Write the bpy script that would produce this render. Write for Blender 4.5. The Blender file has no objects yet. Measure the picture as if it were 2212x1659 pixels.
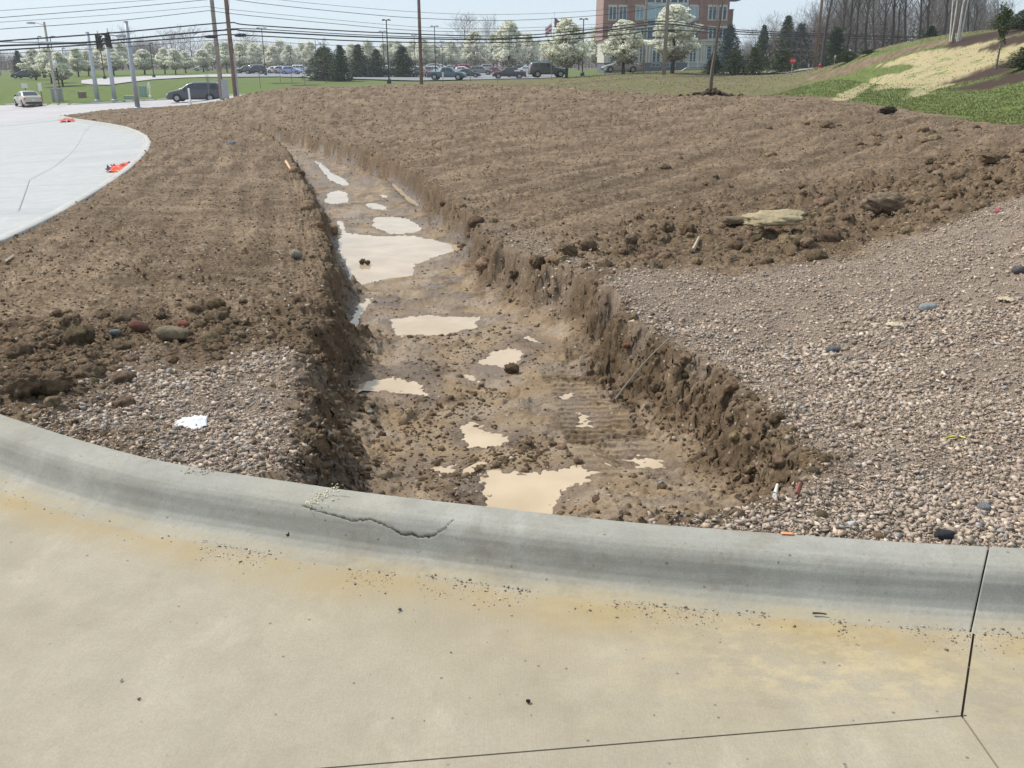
import bpy, bmesh, math, random
import numpy as np
from mathutils import Vector, Matrix
S = bpy.context.scene
COL = S.collection
R = math.radians
# ---------------------------------------------------------------- camera, sky, sun
TH = R(20.1); FV = 1912.0; CX, CY, HC = 1106.0, 829.5, 1.6
cam = bpy.data.objects.new('camera', bpy.data.cameras.new('camera')); COL.objects.link(cam)
cam.location = (0, 0, HC); cam.rotation_euler = (R(90) - TH, 0, 0)
cam.data.sensor_width = 36; cam.data.lens = FV / 2212 * 36
cam.data.clip_start = .05; cam.data.clip_end = 9000
S.camera = cam
S.render.resolution_x = 1024; S.render.resolution_y = 768
SUN_EL, SUN_AZ = R(50), R(-62)       # azimuth from +Y towards +X
W = bpy.data.worlds.new('World'); S.world = W; W.use_nodes = True
nt = W.node_tree; bg = nt.nodes['Background']
sky = nt.nodes.new('ShaderNodeTexSky'); sky.sky_type = 'NISHITA'; sky.sun_disc = False
sky.sun_elevation = SUN_EL; sky.sun_rotation = SUN_AZ
sky.air_density = 1.0; sky.dust_density = 0.6; sky.ozone_density = 2.0
hs = nt.nodes.new('ShaderNodeHueSaturation'); hs.inputs['Saturation'].default_value = .62
nt.links.new(sky.outputs[0], hs.inputs['Color'])
veil = nt.nodes.new('ShaderNodeMixRGB'); veil.inputs[0].default_value = .72; veil.inputs[2].default_value = (5.3, 6.4, 7.45, 1)   # thin even cloud
nt.links.new(hs.outputs[0], veil.inputs[1]); nt.links.new(veil.outputs[0], bg.inputs[0]); bg.inputs[1].default_value = .098
sl = bpy.data.lights.new('sun', 'SUN'); sun = bpy.data.objects.new('sun', sl); COL.objects.link(sun)
sl.energy = 3.3; sl.angle = R(3.5); sl.color = (1, .955, .89)
sd = Vector((math.sin(SUN_AZ) * math.cos(SUN_EL), math.cos(SUN_AZ) * math.cos(SUN_EL), math.sin(SUN_EL)))
sun.rotation_euler = sd.to_track_quat('Z', 'Y').to_euler(); sun.location = (0, 0, 60)
S.view_settings.view_transform = 'Standard'; S.view_settings.look = 'None'; S.view_settings.gamma = 1
S.view_settings.exposure = 0.45
# ---------------------------------------------------------------- numeric helpers
cT, sT = math.cos(TH), math.sin(TH)
def ray(px, py):
    a = (np.asarray(px, float) - CX) / FV; b = -(np.asarray(py, float) - CY) / FV
    q = cT + b * sT
    return a / q, (-sT + b * cT) / q            # X/Y, (Z-HC)/Y
def atY(px, py, Y):
    u, t = ray(px, py); return np.array([u * Y, Y + 0 * u, HC + t * Y])
def atZ(px, py, Z):
    u, t = ray(px, py); Y = (Z - HC) / t; return np.array([u * Y, Y, Z + 0 * u])
def _h(ix, iy, s):
    n = (ix.astype(np.int64) * 374761393 + iy.astype(np.int64) * 668265263 + s * 1442695041) & 0xffffffff
    n = ((n ^ (n >> 13)) * 1274126177) & 0xffffffff
    n = ((n ^ (n >> 16)) * 2246822519) & 0xffffffff
    return ((n ^ (n >> 15)) & 0xffffff) / float(0xffffff)
def vn(x, y, s=0):                                # gradient noise, about -1..1
    x = np.asarray(x, float); y = np.asarray(y, float)
    ix = np.floor(x); iy = np.floor(y); fx = x - ix; fy = y - iy
    ux = fx * fx * fx * (fx * (fx * 6 - 15) + 10); uy = fy * fy * fy * (fy * (fy * 6 - 15) + 10)
    def g(a, b):
        an = _h(ix + a, iy + b, s) * 6.2832
        return np.cos(an) * (fx - a) + np.sin(an) * (fy - b)
    return ((g(0, 0) * (1 - ux) + g(1, 0) * ux) * (1 - uy) + (g(0, 1) * (1 - ux) + g(1, 1) * ux) * uy) * 1.5
def fbm(x, y, o=4, s=0, g=.5, l=2.03):
    r = 0; a = 1; t = 0
    for i in range(o):
        r = r + a * vn(x, y, s + i * 17); t += a; a *= g; x = x * l + 3.1; y = y * l + 7.7
    return r / t
def domes(x, y, cell, rmin, rmax, dens, s=0, warp=.35):   # scattered rounded lumps: height in metres
    x = x + warp * cell * vn(x / cell * 1.3, y / cell * 1.3, s + 5); y = y + warp * cell * vn(x / cell * 1.3, y / cell * 1.3, s + 6)
    gx = np.floor(x / cell); gy = np.floor(y / cell); out = np.zeros_like(x)
    for a in (-1, 0, 1):
        for b in (-1, 0, 1):
            cx = gx + a; cy = gy + b
            r = rmin + (rmax - rmin) * _h(cx, cy, s + 3) ** 2
            ok = _h(cx, cy, s + 4) < dens
            d2 = ((cx + _h(cx, cy, s + 1)) * cell - x) ** 2 + ((cy + _h(cx, cy, s + 2)) * cell - y) ** 2
            out = np.maximum(out, np.where(ok, np.sqrt(np.maximum(r * r - d2, 0)), 0))
    return out
def sst(a, b, x):
    t = np.clip((x - a) / (b - a), 0, 1); return t * t * (3 - 2 * t)
def sdist(P, X, Y):                               # signed distance to polygon, + inside
    P = np.asarray(P, float); sh = np.shape(X); X = np.ravel(X); Y = np.ravel(Y)
    best = np.full(X.shape, 1e9); ins = np.zeros(X.shape, bool)
    for i in range(len(P)):
        ax, ay = P[i - 1]; bx, by = P[i]; dx, dy = bx - ax, by - ay
        t = np.clip(((X - ax) * dx + (Y - ay) * dy) / (dx * dx + dy * dy + 1e-12), 0, 1)
        best = np.minimum(best, np.hypot(X - ax - t * dx, Y - ay - t * dy))
        c = (ay > Y) != (by > Y)
        with np.errstate(all='ignore'):
            ins ^= c & (X < dx * (Y - ay) / (dy if dy else 1e-12) + ax)
    return np.where(ins, best, -best).reshape(sh)
def pdist(P, X, Y):                               # distance to open polyline
    best = np.full(np.shape(X), 1e9)
    for i in range(1, len(P)):
        ax, ay = P[i - 1]; bx, by = P[i]; dx, dy = bx - ax, by - ay
        t = np.clip(((X - ax) * dx + (Y - ay) * dy) / (dx * dx + dy * dy + 1e-12), 0, 1)
        best = np.minimum(best, np.hypot(X - ax - t * dx, Y - ay - t * dy))
    return best
# ---------------------------------------------------------------- smooth lie of the land: thin-plate through surveyed points
CP = []
def cz(px, py, Z): CP.append(atZ(px, py, Z))
def cy(px, py, Y): CP.append(atY(px, py, Y))
def cw(X, Y, Z): CP.append(np.array([X, Y, Z], float))
for p in ((0, 893), (250, 968), (700, 1046), (1106, 1100), (1466, 1134), (1850, 1162), (2212, 1181)): cz(p[0], p[1], .12)
cw(-4.5, 4.6, 0); cw(2.9, 1.9, .15); cw(-9, 9, -.25)
for p in ((0, 525, 9.4), (325, 310, 30.6), (130, 250, 65), (298, 235, 72), (460, 255, 49), (640, 290, 30), (800, 350, 20), (1000, 470, 11.5),
          (1300, 600, 7), (1600, 820, 4.4), (1750, 1000, 3.2), (2212, 900, 3.45), (2212, 700, 4.6), (2212, 430, 8), (1900, 510, 8), (1570, 590, 7.2),
          (1700, 480, 9.5), (2000, 350, 13.5), (1400, 350, 17), (1400, 260, 27), (1400, 205, 42), (1540, 208, 38), (1000, 300, 23), (1000, 220, 40), (1000, 184, 56),
          (700, 230, 42), (700, 191, 60), (600, 193, 62), (520, 207, 64), (1900, 245, 24), (2212, 277, 17), (2600, 250, 13), (400, 228, 74), (850, 186, 58), (1200, 190, 52),
          (60, 228, 92), (425, 215, 91), (240, 220, 90), (-200, 235, 90), (300, 200, 108), (500, 204, 92), (300, 190, 120), (400, 172, 150), (150, 190, 118), (560, 172, 150),
          (900, 173, 148), (1100, 173, 146), (1240, 168, 140), (1000, 156, 230), (600, 156, 230), (200, 160, 200), (1000, 148, 330), (500, 148, 330), (100, 152, 300),
          (1440, 160, 100), (1700, 158, 100), (1300, 163, 105), (1190, 172, 102), (1100, 176, 100), (1000, 176, 104), (1500, 153, 150), (1700, 148, 150), (1500, 150, 184), (1900, 140, 150),
          (1640, 214, 46), (1900, 202, 38), (2212, 264, 23), (2000, 180, 48), (1769, 162, 78), (1865, 131, 72), (1971, 101, 68), (2063, 83, 64), (2195, 67, 60), (2420, 30, 55), (2420, 150, 30), (2600, 180, 20),
          (2100, 130, 52), (1800, 185, 55)): cy(*p)
cw(0, 76, -1.2); cw(12, 70, -1.3); cw(-14, 78, -1.3); cw(22, 62, -1.5); cw(4, 66, -1.0)
cw(35, 92, 1.9); cw(50, 85, 3.2); cw(42, 130, .5); cw(90, 130, 1.2); cw(75, 60, 5)
cw(-90, 60, -2.2); cw(-60, 30, -1.2); cw(-140, 120, -3); cw(-25, 12, -.6); cw(300, 420, -1); cw(-300, 420, -1.5); cw(0, 480, -1.3); cw(160, 250, -.5)
CP = np.array(CP)
def wc(X, Y): return X / (Y + 8) * 3.2, np.log(Y + 8)
def tps_k(r2): return np.where(r2 > 0, r2 * np.log(r2 + 1e-12), 0)
_cx, _cy = wc(CP[:, 0], CP[:, 1]); _n = len(CP)
_K = tps_k((_cx[:, None] - _cx) ** 2 + (_cy[:, None] - _cy) ** 2) + np.eye(_n) * 1e-4
_P = np.c_[np.ones(_n), _cx, _cy]
_A = np.block([[_K, _P], [_P.T, np.zeros((3, 3))]])
_w = np.linalg.solve(_A, np.r_[CP[:, 2], 0, 0, 0])
def B(X, Y):
    X = np.asarray(X, float); Y = np.asarray(Y, float); sh = np.broadcast(X, Y).shape
    X, Y = np.broadcast_to(X, sh).ravel(), np.broadcast_to(Y, sh).ravel()
    fade = sst(330, 520, np.hypot(X * .9, Y)); Yc = np.clip(Y, .5, 480); Xc = np.clip(X, -420, 420)
    x, y = wc(Xc, Yc); r = _w[_n] + _w[_n + 1] * x + _w[_n + 2] * y
    for i in range(_n): r = r + _w[i] * tps_k((x - _cx[i]) ** 2 + (y - _cy[i]) ** 2)
    return (r * (1 - fade) + fade * -1.3).reshape(sh)
_YS = np.exp(np.linspace(math.log(1.4), math.log(600), 6000))
def hit(px, py, f=None, ymin=0):
    u, t = ray(px, py); Zr = HC + t * _YS; d = Zr - (f or B)(u * _YS, _YS)
    ok = np.where((d < 0) & (_YS > ymin))[0]
    i = ok[0] if len(ok) else len(_YS) - 1
    if i > 0 and len(ok) and d[i - 1] > 0:
        k = d[i - 1] / (d[i - 1] - d[i]); Y = _YS[i - 1] + k * (_YS[i] - _YS[i - 1])
    else: Y = _YS[i]
    return np.array([u * Y, Y, HC + t * Y])
def poly(pts, f=None): return np.array([hit(a, b, f)[:2] for a, b in pts])
def zB(pts): return [(677.7 + a * .33701, 203.3 + b * .33701) for a, b in pts]
def zE(pts): return [(677.7 + a * .33701, 677.7 + b * .33701) for a, b in pts]
def z3(pts): return [(1626.5 + a * .2647, b * .2647) for a, b in pts]
# ---------------------------------------------------------------- object helpers
def tag(o, label=None, cat=None, group=None, kind=None):
    if label: o['label'] = label
    if cat: o['category'] = cat
    if group: o['group'] = group
    if kind: o['kind'] = kind
    return o
def link(o, parent=None):
    COL.objects.link(o)
    if parent: o.parent = parent
    return o
def empty(name, loc=(0, 0, 0), rz=0):
    o = bpy.data.objects.new(name, None); o.location = loc; o.rotation_euler.z = rz; o.empty_display_size = .2
    return link(o)
def mesh_np(name, V, F, mat=None, attrs=None, smooth=False):
    """F: (n,k) index array or a list of such arrays; attrs: name -> (nverts,3|4) colours"""
    V = np.asarray(V, np.float32).reshape(-1, 3)
    Fs = [f for f in (F if isinstance(F, list) else [F]) if len(f)]
    loops = np.concatenate([np.asarray(f).ravel() for f in Fs]).astype(np.int32)
    sizes = np.concatenate([np.full(len(f), np.asarray(f).shape[1]) for f in Fs])
    me = bpy.data.meshes.new(name); me.vertices.add(len(V)); me.vertices.foreach_set('co', V.ravel())
    me.loops.add(len(loops)); me.loops.foreach_set('vertex_index', loops)
    me.polygons.add(len(sizes)); me.polygons.foreach_set('loop_start', np.r_[0, np.cumsum(sizes)[:-1]].astype(np.int32))
    me.update(calc_edges=True)
    if smooth: me.polygons.foreach_set('use_smooth', np.ones(len(sizes), bool))
    for k, a in (attrs or {}).items():
        a = np.asarray(a, np.float32)
        if a.shape[1] == 3: a = np.c_[a, np.ones(len(a))]
        at = me.color_attributes.new(k, 'FLOAT_COLOR', 'POINT'); at.data.foreach_set('color', a.astype(np.float32).ravel())
    if mat: me.materials.append(mat)
    return me
def obj_np(name, V, F, mat=None, parent=None, attrs=None, smooth=False):
    return link(bpy.data.objects.new(name, mesh_np(name, V, F, mat, attrs, smooth)), parent)
class MB:
    """collects shapes for ONE mesh"""
    def __init__(s): s.V = []; s.Q = []; s.n = 0; s.C = []
    def add(s, V, F, col=(1, 1, 1)):
        V = np.asarray(V, float).reshape(-1, 3)
        for f in F: s.Q.append([i + s.n for i in f])
        s.V.append(V); s.n += len(V); s.C.append(np.tile(np.asarray(col, float)[:3], (len(V), 1))); return s
    def box(s, c, d, rz=0, col=(1, 1, 1), M=None):
        x, y, z = np.array(d) / 2
        V = np.array([(a * x, b * y, e * z) for a in (-1, 1) for b in (-1, 1) for e in (-1, 1)])
        if M is not None: V = V @ np.array(M).T
        if rz: k, t = math.cos(rz), math.sin(rz); V = V @ np.array([[k, t, 0], [-t, k, 0], [0, 0, 1]])
        return s.add(V + np.array(c), [(0, 1, 3, 2), (4, 6, 7, 5), (0, 4, 5, 1), (2, 3, 7, 6), (0, 2, 6, 4), (1, 5, 7, 3)], col)
    def tube(s, P, r, n=6, col=(1, 1, 1), caps=True):
        P = np.asarray(P, float); r = np.broadcast_to(r, len(P)); V = []
        for i, p in enumerate(P):
            t = P[min(i + 1, len(P) - 1)] - P[max(i - 1, 0)]; t = t / (np.linalg.norm(t) + 1e-9)
            a = np.cross(t, (0, 0, 1) if abs(t[2]) < .9 else (1, 0, 0)); a /= np.linalg.norm(a); b = np.cross(t, a)
            for k in range(n):
                w = 2 * math.pi * k / n; V.append(p + r[i] * (math.cos(w) * a + math.sin(w) * b))
        F = [(i * n + k, i * n + (k + 1) % n, (i + 1) * n + (k + 1) % n, (i + 1) * n + k) for i in range(len(P) - 1) for k in range(n)]
        if caps: F += [tuple(range(n))[::-1], tuple((len(P) - 1) * n + k for k in range(n))]
        return s.add(V, F, col)
    def lathe(s, c, prof, n=12, col=(1, 1, 1), axis='z'):
        V = [];
        for r, z in prof:
            for k in range(n):
                w = 2 * math.pi * k / n; v = (r * math.cos(w), r * math.sin(w), z)
                if axis == 'y': v = (v[0], v[2], v[1])
                if axis == 'x': v = (v[2], v[0], v[1])
                V.append(np.array(v) + np.array(c))
        m = len(prof)
        F = [(i * n + k, i * n + (k + 1) % n, (i + 1) * n + (k + 1) % n, (i + 1) * n + k) for i in range(m - 1) for k in range(n)]
        F += [tuple(range(n))[::-1], tuple((m - 1) * n + k for k in range(n))]
        return s.add(V, F, col)
    def prism(s, pts, y0, y1, col=(1, 1, 1)):       # polygon in XZ, extruded along Y
        n = len(pts); V = [(a, y0, b) for a, b in pts] + [(a, y1, b) for a, b in pts]
        return s.add(V, [tuple(range(n)), tuple(range(n, 2 * n))[::-1]] + [(i, i + n, (i + 1) % n + n, (i + 1) % n) for i in range(n)], col)
    def mesh(s, name, mat=None, smooth=False, col=False):
        me = bpy.data.meshes.new(name); V = np.concatenate(s.V)
        me.from_pydata(V.tolist(), [], s.Q); me.validate()
        bm = bmesh.new(); bm.from_mesh(me); bmesh.ops.recalc_face_normals(bm, faces=bm.faces); bm.to_mesh(me); bm.free()
        if smooth: me.polygons.foreach_set('use_smooth', np.ones(len(me.polygons), bool))
        if mat: me.materials.append(mat)
        if col:
            at = me.color_attributes.new('tint', 'FLOAT_COLOR', 'POINT')
            at.data.foreach_set('color', np.c_[np.concatenate(s.C), np.ones(s.n)].astype(np.float32).ravel())
        return me
    def build(s, name, mat=None, parent=None, smooth=False, col=False):
        return link(bpy.data.objects.new(name, s.mesh(name, mat, smooth, col)), parent)
def copy_tree(o, parent=None):
    c = o.copy(); COL.objects.link(c); c.parent = parent
    for ch in KIDS.get(o.name, []): copy_tree_child(ch, c)
    return c
KIDS = {}
def copy_tree_child(o, p):
    c = o.copy(); COL.objects.link(c); c.parent = p
    for ch in o.children: copy_tree_child(ch, c)
def dup(root):
    c = root.copy(); COL.objects.link(c)
    for ch in root.children: copy_tree_child(ch, c)
    return c
# ---------------------------------------------------------------- material helpers
class NT:
    def __init__(s, name):
        s.m = bpy.data.materials.new(name); s.m.use_nodes = True; s.t = s.m.node_tree; s.p = s.t.nodes['Principled BSDF']; s.co = None
    def n(s, ty, **k):
        o = s.t.nodes.new(ty)
        for a, b in k.items(): setattr(o, a, b)
        return o
    def l(s, a, b): s.t.links.new(a, b)
    def coord(s):
        if not s.co: s.co = s.n('ShaderNodeTexCoord').outputs['Object']
        return s.co
    def noise(s, scale, detail=4, rough=.55, sc=None, off=0):
        o = s.n('ShaderNodeTexNoise'); o.inputs['Scale'].default_value = scale; o.inputs['Detail'].default_value = detail; o.inputs['Roughness'].default_value = rough
        mp = s.n('ShaderNodeMapping'); mp.inputs['Location'].default_value = (off, off * 1.7, off * .3)
        if sc: mp.inputs['Scale'].default_value = sc
        s.l(s.coord(), mp.inputs[0]); s.l(mp.outputs[0], o.inputs['Vector']); return o.outputs['Fac']
    def rng(s, v, a, b, c=0, d=1, smooth=False):
        o = s.n('ShaderNodeMapRange'); o.inputs[1].default_value = a; o.inputs[2].default_value = b; o.inputs[3].default_value = c; o.inputs[4].default_value = d
        if smooth: o.interpolation_type = 'SMOOTHSTEP'
        s.l(v, o.inputs[0]); return o.outputs[0]
    def m_(s, op, a, b=0, c=None):
        o = s.n('ShaderNodeMath', operation=op)
        for i, v in enumerate((a, b, c)):
            if v is None: continue
            if isinstance(v, (int, float)): o.inputs[i].default_value = v
            else: s.l(v, o.inputs[i])
        return o.outputs[0]
    def mix(s, f, a, b, mode='MIX'):
        o = s.n('ShaderNodeMixRGB', blend_type=mode)
        for i, v in ((0, f), (1, a), (2, b)):
            if isinstance(v, (int, float)): o.inputs[i].default_value = v
            elif isinstance(v, tuple): o.inputs[i].default_value = (*v[:3], 1)
            else: s.l(v, o.inputs[i])
        return o.outputs[0]
    def attr(s, name):
        a = s.n('ShaderNodeAttribute', attribute_name=name); return a.outputs['Color']
    def sep(s, c):
        o = s.n('ShaderNodeSeparateColor'); s.l(c, o.inputs[0]); return o.outputs
    def col(s, c):
        if isinstance(c, tuple): s.p.inputs['Base Color'].default_value = (*c[:3], 1)
        else: s.l(c, s.p.inputs['Base Color'])
    def set(s, **k):
        for a, v in k.items():
            i = s.p.inputs[a.replace('_', ' ')]
            if isinstance(v, (int, float, tuple)): i.default_value = v
            else: s.l(v, i)
        return s
    def bump(s, h, strength=.5, dist=.01, prev=None):
        o = s.n('ShaderNodeBump'); o.inputs['Strength'].default_value = strength; o.inputs['Distance'].default_value = dist
        s.l(h, o.inputs['Height'])
        if prev: s.l(prev, o.inputs['Normal'])
        s.l(o.outputs[0], s.p.inputs['Normal']); return o.outputs[0]
def simple(name, c, rough=.6, metal=0, var=.12, scale=6, bump=0, spec=.5, coat=0, tint=False):
    k = NT(name); f = k.noise(scale, 5); lo = tuple(x * (1 - var) for x in c); hi = tuple(min(1, x * (1 + var)) for x in c)
    cc = k.mix(k.rng(f, .3, .7), lo, hi)
    if tint: cc = k.mix(1.0, cc, k.attr('tint'), 'MULTIPLY')
    k.col(cc); k.set(Roughness=rough, Metallic=metal); k.p.inputs['Specular IOR Level'].default_value = spec; k.p.inputs['Coat Weight'].default_value = coat
    if bump: k.bump(k.noise(scale * 4, 6, .7), bump, .03 if bump >= 1 else .01)
    return k.m
# ---------------------------------------------------------------- plan of the site (all in metres, surveyed on the smooth ground)
KB = atZ(*np.array([(-500, 640), (-200, 790), (0, 893), (67, 914), (168, 947), (270, 974), (337, 991), (438, 1010), (539, 1025), (678, 1046), (846, 1068), (1015, 1087), (1183, 1107), (1352, 1124),
     (1466, 1134), (1702, 1151), (1972, 1169), (2212, 1181.5), (2500, 1190), (3200, 1200)]).T.astype(float), .13).T[:, :2]
def curve(P, step):
    P = np.asarray(P, float); d = np.r_[0, np.cumsum(np.hypot(*np.diff(P, axis=0).T))]
    s = np.arange(0, d[-1], step); 
    o = np.c_[tuple(np.interp(s, d, P[:, i]) for i in range(P.shape[1]))]
    w = max(1, int(.22 / step)); k = np.ones(w) / w
    pad = np.r_[np.repeat(o[:1], w, 0), o, np.repeat(o[-1:], w, 0)]
    q = np.c_[tuple(np.convolve(pad[:, i], k, 'same')[w:-w] for i in range(P.shape[1]))]
    q[:w] = o[:w]; q[-w:] = o[-w:]; return q
KC = curve(KB, .01)                                  # back edge of the near kerb
_ku = KC[:, 0] / KC[:, 1]; _o = np.argsort(_ku)
def kerbY(u): return np.interp(u, _ku[_o], KC[_o, 1])
LK = [(0, 525), (60, 497), (130, 462), (190, 426), (240, 395), (277, 368), (303, 345), (320, 325), (326, 308), (318, 294), (300, 284), (275, 275), (240, 268), (200, 262), (165, 257), (130, 250)]
LKW = poly(LK); LKW = np.r_[[(-7.5, 7.2)], LKW]
DIRT_FAR = poly([(130, 250), (150, 246), (200, 239), (250, 236), (298, 233), (350, 230), (400, 227), (440, 222), (480, 217)])
FARK = np.array([hit(a, b, None, 60)[:2] for a, b in [(-400, 232), (-100, 228), (60, 222), (90, 224.5), (165, 223.5), (240, 220), (300, 216), (360, 213), (420, 210), (480, 206.5)]])
FARK = np.r_[FARK, [(-10, FARK[-1, 1] + 1.5)]]
# mound back edge: beyond it the ground is grown over
_mu = ray(np.array([-900, 400, 520, 600, 700, 800, 1000, 1100, 1250, 1400, 1540, 1650, 1900, 2212, 2600, 3200]), 220)[0]
_my = np.array([90, 86, 80, 70, 64, 62, 60, 58, 53, 46, 42, 37, 26, 18.6, 13, 9.])
TR_L = [(585, 1050), (610, 990), (632, 900), (640, 850), (655, 790), (678, 720), (702, 650), (706, 590), (700, 540), (690, 480), (676, 430), (650, 375), (622, 330), (585, 292), (530, 272), (470, 259), (440, 254)]
TR_R = [(440, 250), (500, 256), (600, 278), (700, 303), (800, 331), (855, 352), (905, 383), (965, 425), (1020, 468), (1055, 508), (1090, 535), (1150, 560), (1200, 575), (1290, 598), (1312, 625), (1335, 665), (1400, 722), (1460, 750), (1520, 780), (1565, 800), (1590, 830),
        (1640, 880), (1690, 930), (1735, 960), (1795, 985), (1790, 1010), (1740, 1050), (1690, 1080), (1600, 1110), (1480, 1128), (1400, 1150), (1000, 1120), (585, 1090)]
TRENCH = poly(TR_L + TR_R)
G_R = poly([(1322, 640), (1300, 612), (1330, 590), (1400, 583), (1480, 588), (1570, 597), (1640, 585), (1700, 570), (1800, 555), (1850, 556), (1900, 525), (1980, 507), (2060, 478), (2120, 455), (2212, 428), (2500, 350), (2900, 330), (2700, 1000), (2500, 1210), (2212, 1195), (1800, 1172), (1500, 1145), (1390, 1135), (1480, 1120), (1600, 1108),
            (1700, 1070), (1740, 1045), (1780, 1000), (1730, 965), (1690, 930), (1600, 835), (1560, 800), (1460, 745), (1400, 715), (1350, 680)])
G_L = poly([(150, 925), (230, 830), (290, 775), (420, 790), (540, 765), (620, 775), (650, 830), (665, 900), (650, 960), (680, 1030), (680, 1050), (430, 1015), (250, 975)])
G_F = poly([(960, 440), (1010, 470), (1100, 500), (1180, 520), (1290, 560), (1330, 600), (1200, 600), (1100, 560), (1040, 500)])
CL_R = poly([(1180, 560), (1250, 530), (1350, 480), (1500, 445), (1700, 410), (1900, 370), (2100, 320), (2300, 330), (2400, 360), (2212, 425), (2120, 452), (2000, 500), (1900, 520), (1850, 550), (1700, 565), (1580, 592), (1400, 580), (1320, 590)])
CL_L = poly([(0, 700), (200, 690), (420, 680), (600, 640), (740, 640), (740, 760), (520, 770), (250, 800), (130, 920), (0, 890), (-100, 850)])
CL_M = poly([(1010, 850), (1150, 800), (1230, 830), (1230, 960), (1100, 915), (960, 900)])
CL_M2 = poly(zB([(480, 1240), (850, 1180), (1300, 1250), (1450, 1400), (1080, 1440), (720, 1425), (1000, 1330)]))
CL_M3 = poly(zE([(430, 150), (900, 100), (1300, 130), (1200, 230), (1000, 330), (640, 400), (450, 380)]))
CL_X = poly([(1350, 330), (1600, 260), (1900, 262), (2300, 300), (2400, 420), (1900, 400), (1500, 450)])
CL_M4 = poly(zE([(960, 960), (1060, 990), (1090, 1200), (980, 1200), (930, 1100)]))
# puddles: outline, level
PUD_PX = [zB([(150, 985), (200, 930), (400, 940), (650, 930), (830, 960), (980, 975), (930, 1000), (850, 1020), (740, 1050), (640, 1085), (640, 1140), (520, 1160), (430, 1170), (340, 1190), (270, 1215), (225, 1185), (220, 1120), (180, 1040)]),
    zB([(385, 800), (500, 792), (600, 795), (650, 820), (700, 850), (610, 890), (500, 892), (430, 870), (380, 845)]),
    zB([(85, 640), (150, 622), (215, 630), (225, 680), (130, 700), (70, 690)]),
    zB([(320, 705), (400, 700), (470, 720), (460, 735), (380, 735)]),
    zB([(425, 650), (515, 643), (520, 655), (440, 667)]),
    zB([(480, 560), (540, 600), (620, 660), (690, 700), (660, 712), (600, 680), (520, 610)]),
    zB([(0, 430), (60, 450), (110, 500), (215, 545), (235, 580), (165, 570), (100, 545), (60, 500)]),
    zB([(490, 1465), (600, 1445), (720, 1430), (900, 1432), (1055, 1425), (1050, 1480), (950, 1500), (850, 1532), (700, 1530), (560, 1545), (510, 1510)]),
    zE([(1330, 150), (1380, 145), (1480, 185), (1495, 210), (1430, 208), (1390, 190)]),
    zE([(1010, 340), (1120, 270), (1240, 228), (1350, 243), (1300, 320), (1210, 360), (1150, 392), (1080, 372)]),
    zE([(200, 520), (270, 475), (340, 440), (480, 422), (650, 438), (740, 500), (780, 528), (700, 520), (560, 500), (430, 492), (330, 515), (230, 558)]),
    zE([(930, 800), (945, 750), (940, 720), (1030, 703), (1090, 735), (1110, 768), (1200, 772), (1265, 790), (1210, 825), (1120, 855), (1040, 868), (960, 830)]),
    zE([(1085, 1060), (1150, 1038), (1300, 1055), (1400, 1050), (1550, 1040), (1700, 1022), (1790, 1048), (1720, 1085), (1640, 1112), (1560, 1160), (1480, 1210), (1440, 1245), (1330, 1258), (1190, 1245), (1130, 1210), (1070, 1140)]),
    zE([(2020, 930), (2110, 930), (2212, 950), (2240, 975), (2140, 985), (2060, 975)]),
    zE([(1585, 515), (1640, 515), (1650, 565), (1600, 565)]),
    zE([(1690, 640), (1770, 645), (1760, 710), (1690, 710)]),
    zE([(710, 985), (800, 975), (900, 980), (890, 1005), (820, 1008), (760, 998)]),
    zE([(960, 385), (1040, 395), (1050, 430), (980, 420)]),
    zB([(235, 1440), (330, 1330), (380, 1330), (300, 1430), (270, 1500), (240, 1560)]),
    zB([(150, 820), (190, 830), (210, 890), (290, 905), (240, 915), (180, 900)])]
def trench_floor(X, Y): return B(X, Y) - TD(Y)
def TD(Y): return .21 + .17 * sst(2.9, 4.2, Y) - .10 * sst(22, 45, Y)
PUD = []
for p in PUD_PX:
    h = np.array([hit(a, b, trench_floor) for a, b in p]); PUD.append((h[:, :2], float(np.median(h[:, 2])) - .006))
TRK = [np.array([hit(*zE([p])[0], trench_floor)[:2] for p in q]) for q in (((1690, 400), (1770, 540), (1870, 760), (2010, 1060)), ((1760, 180), (1790, 330)))]
def masks(X, Y):
    """region masks at world points"""
    m = {}
    w = .10 * vn(X * 2.1, Y * 2.1, 90) + .05 * vn(X * 7, Y * 7, 91) + .02 * vn(X * 23, Y * 23, 92)
    near = Y < 60
    m['td'] = sdist(TRENCH, X, Y) + w * .9
    m['gr'] = np.maximum(sst(-.16, .20, sdist(G_R, X, Y) + w), np.maximum(sst(-.28, .30, sdist(G_L, X, Y) + w * 2.6) * .85, .45 * sst(-.3, .4, sdist(G_F, X, Y) + w * 2)))
    cl = sst(-.5, .6, sdist(CL_R, X, Y) + w * 4)
    for v in (.8 * sst(-.3, .4, sdist(CL_L, X, Y) + w * 3), sst(-.1, .2, sdist(CL_M, X, Y) + w), .6 * sst(-.1, .2, sdist(CL_M2, X, Y) + w), .55 * sst(-.1, .2, sdist(CL_M3, X, Y) + w), sst(-.02, .1, sdist(CL_M4, X, Y) + w * .5),
              np.clip(.15 + .6 * vn(X * .5, Y * .5, 93), 0, .6) * sst(-1.5, 2, sdist(CL_X, X, Y))): cl = np.maximum(cl, v)
    m['cl'] = cl
    u = X / np.maximum(Y, .5)
    m['back'] = Y - np.interp(u, _mu, _my) + 5 * w
    return m
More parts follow.
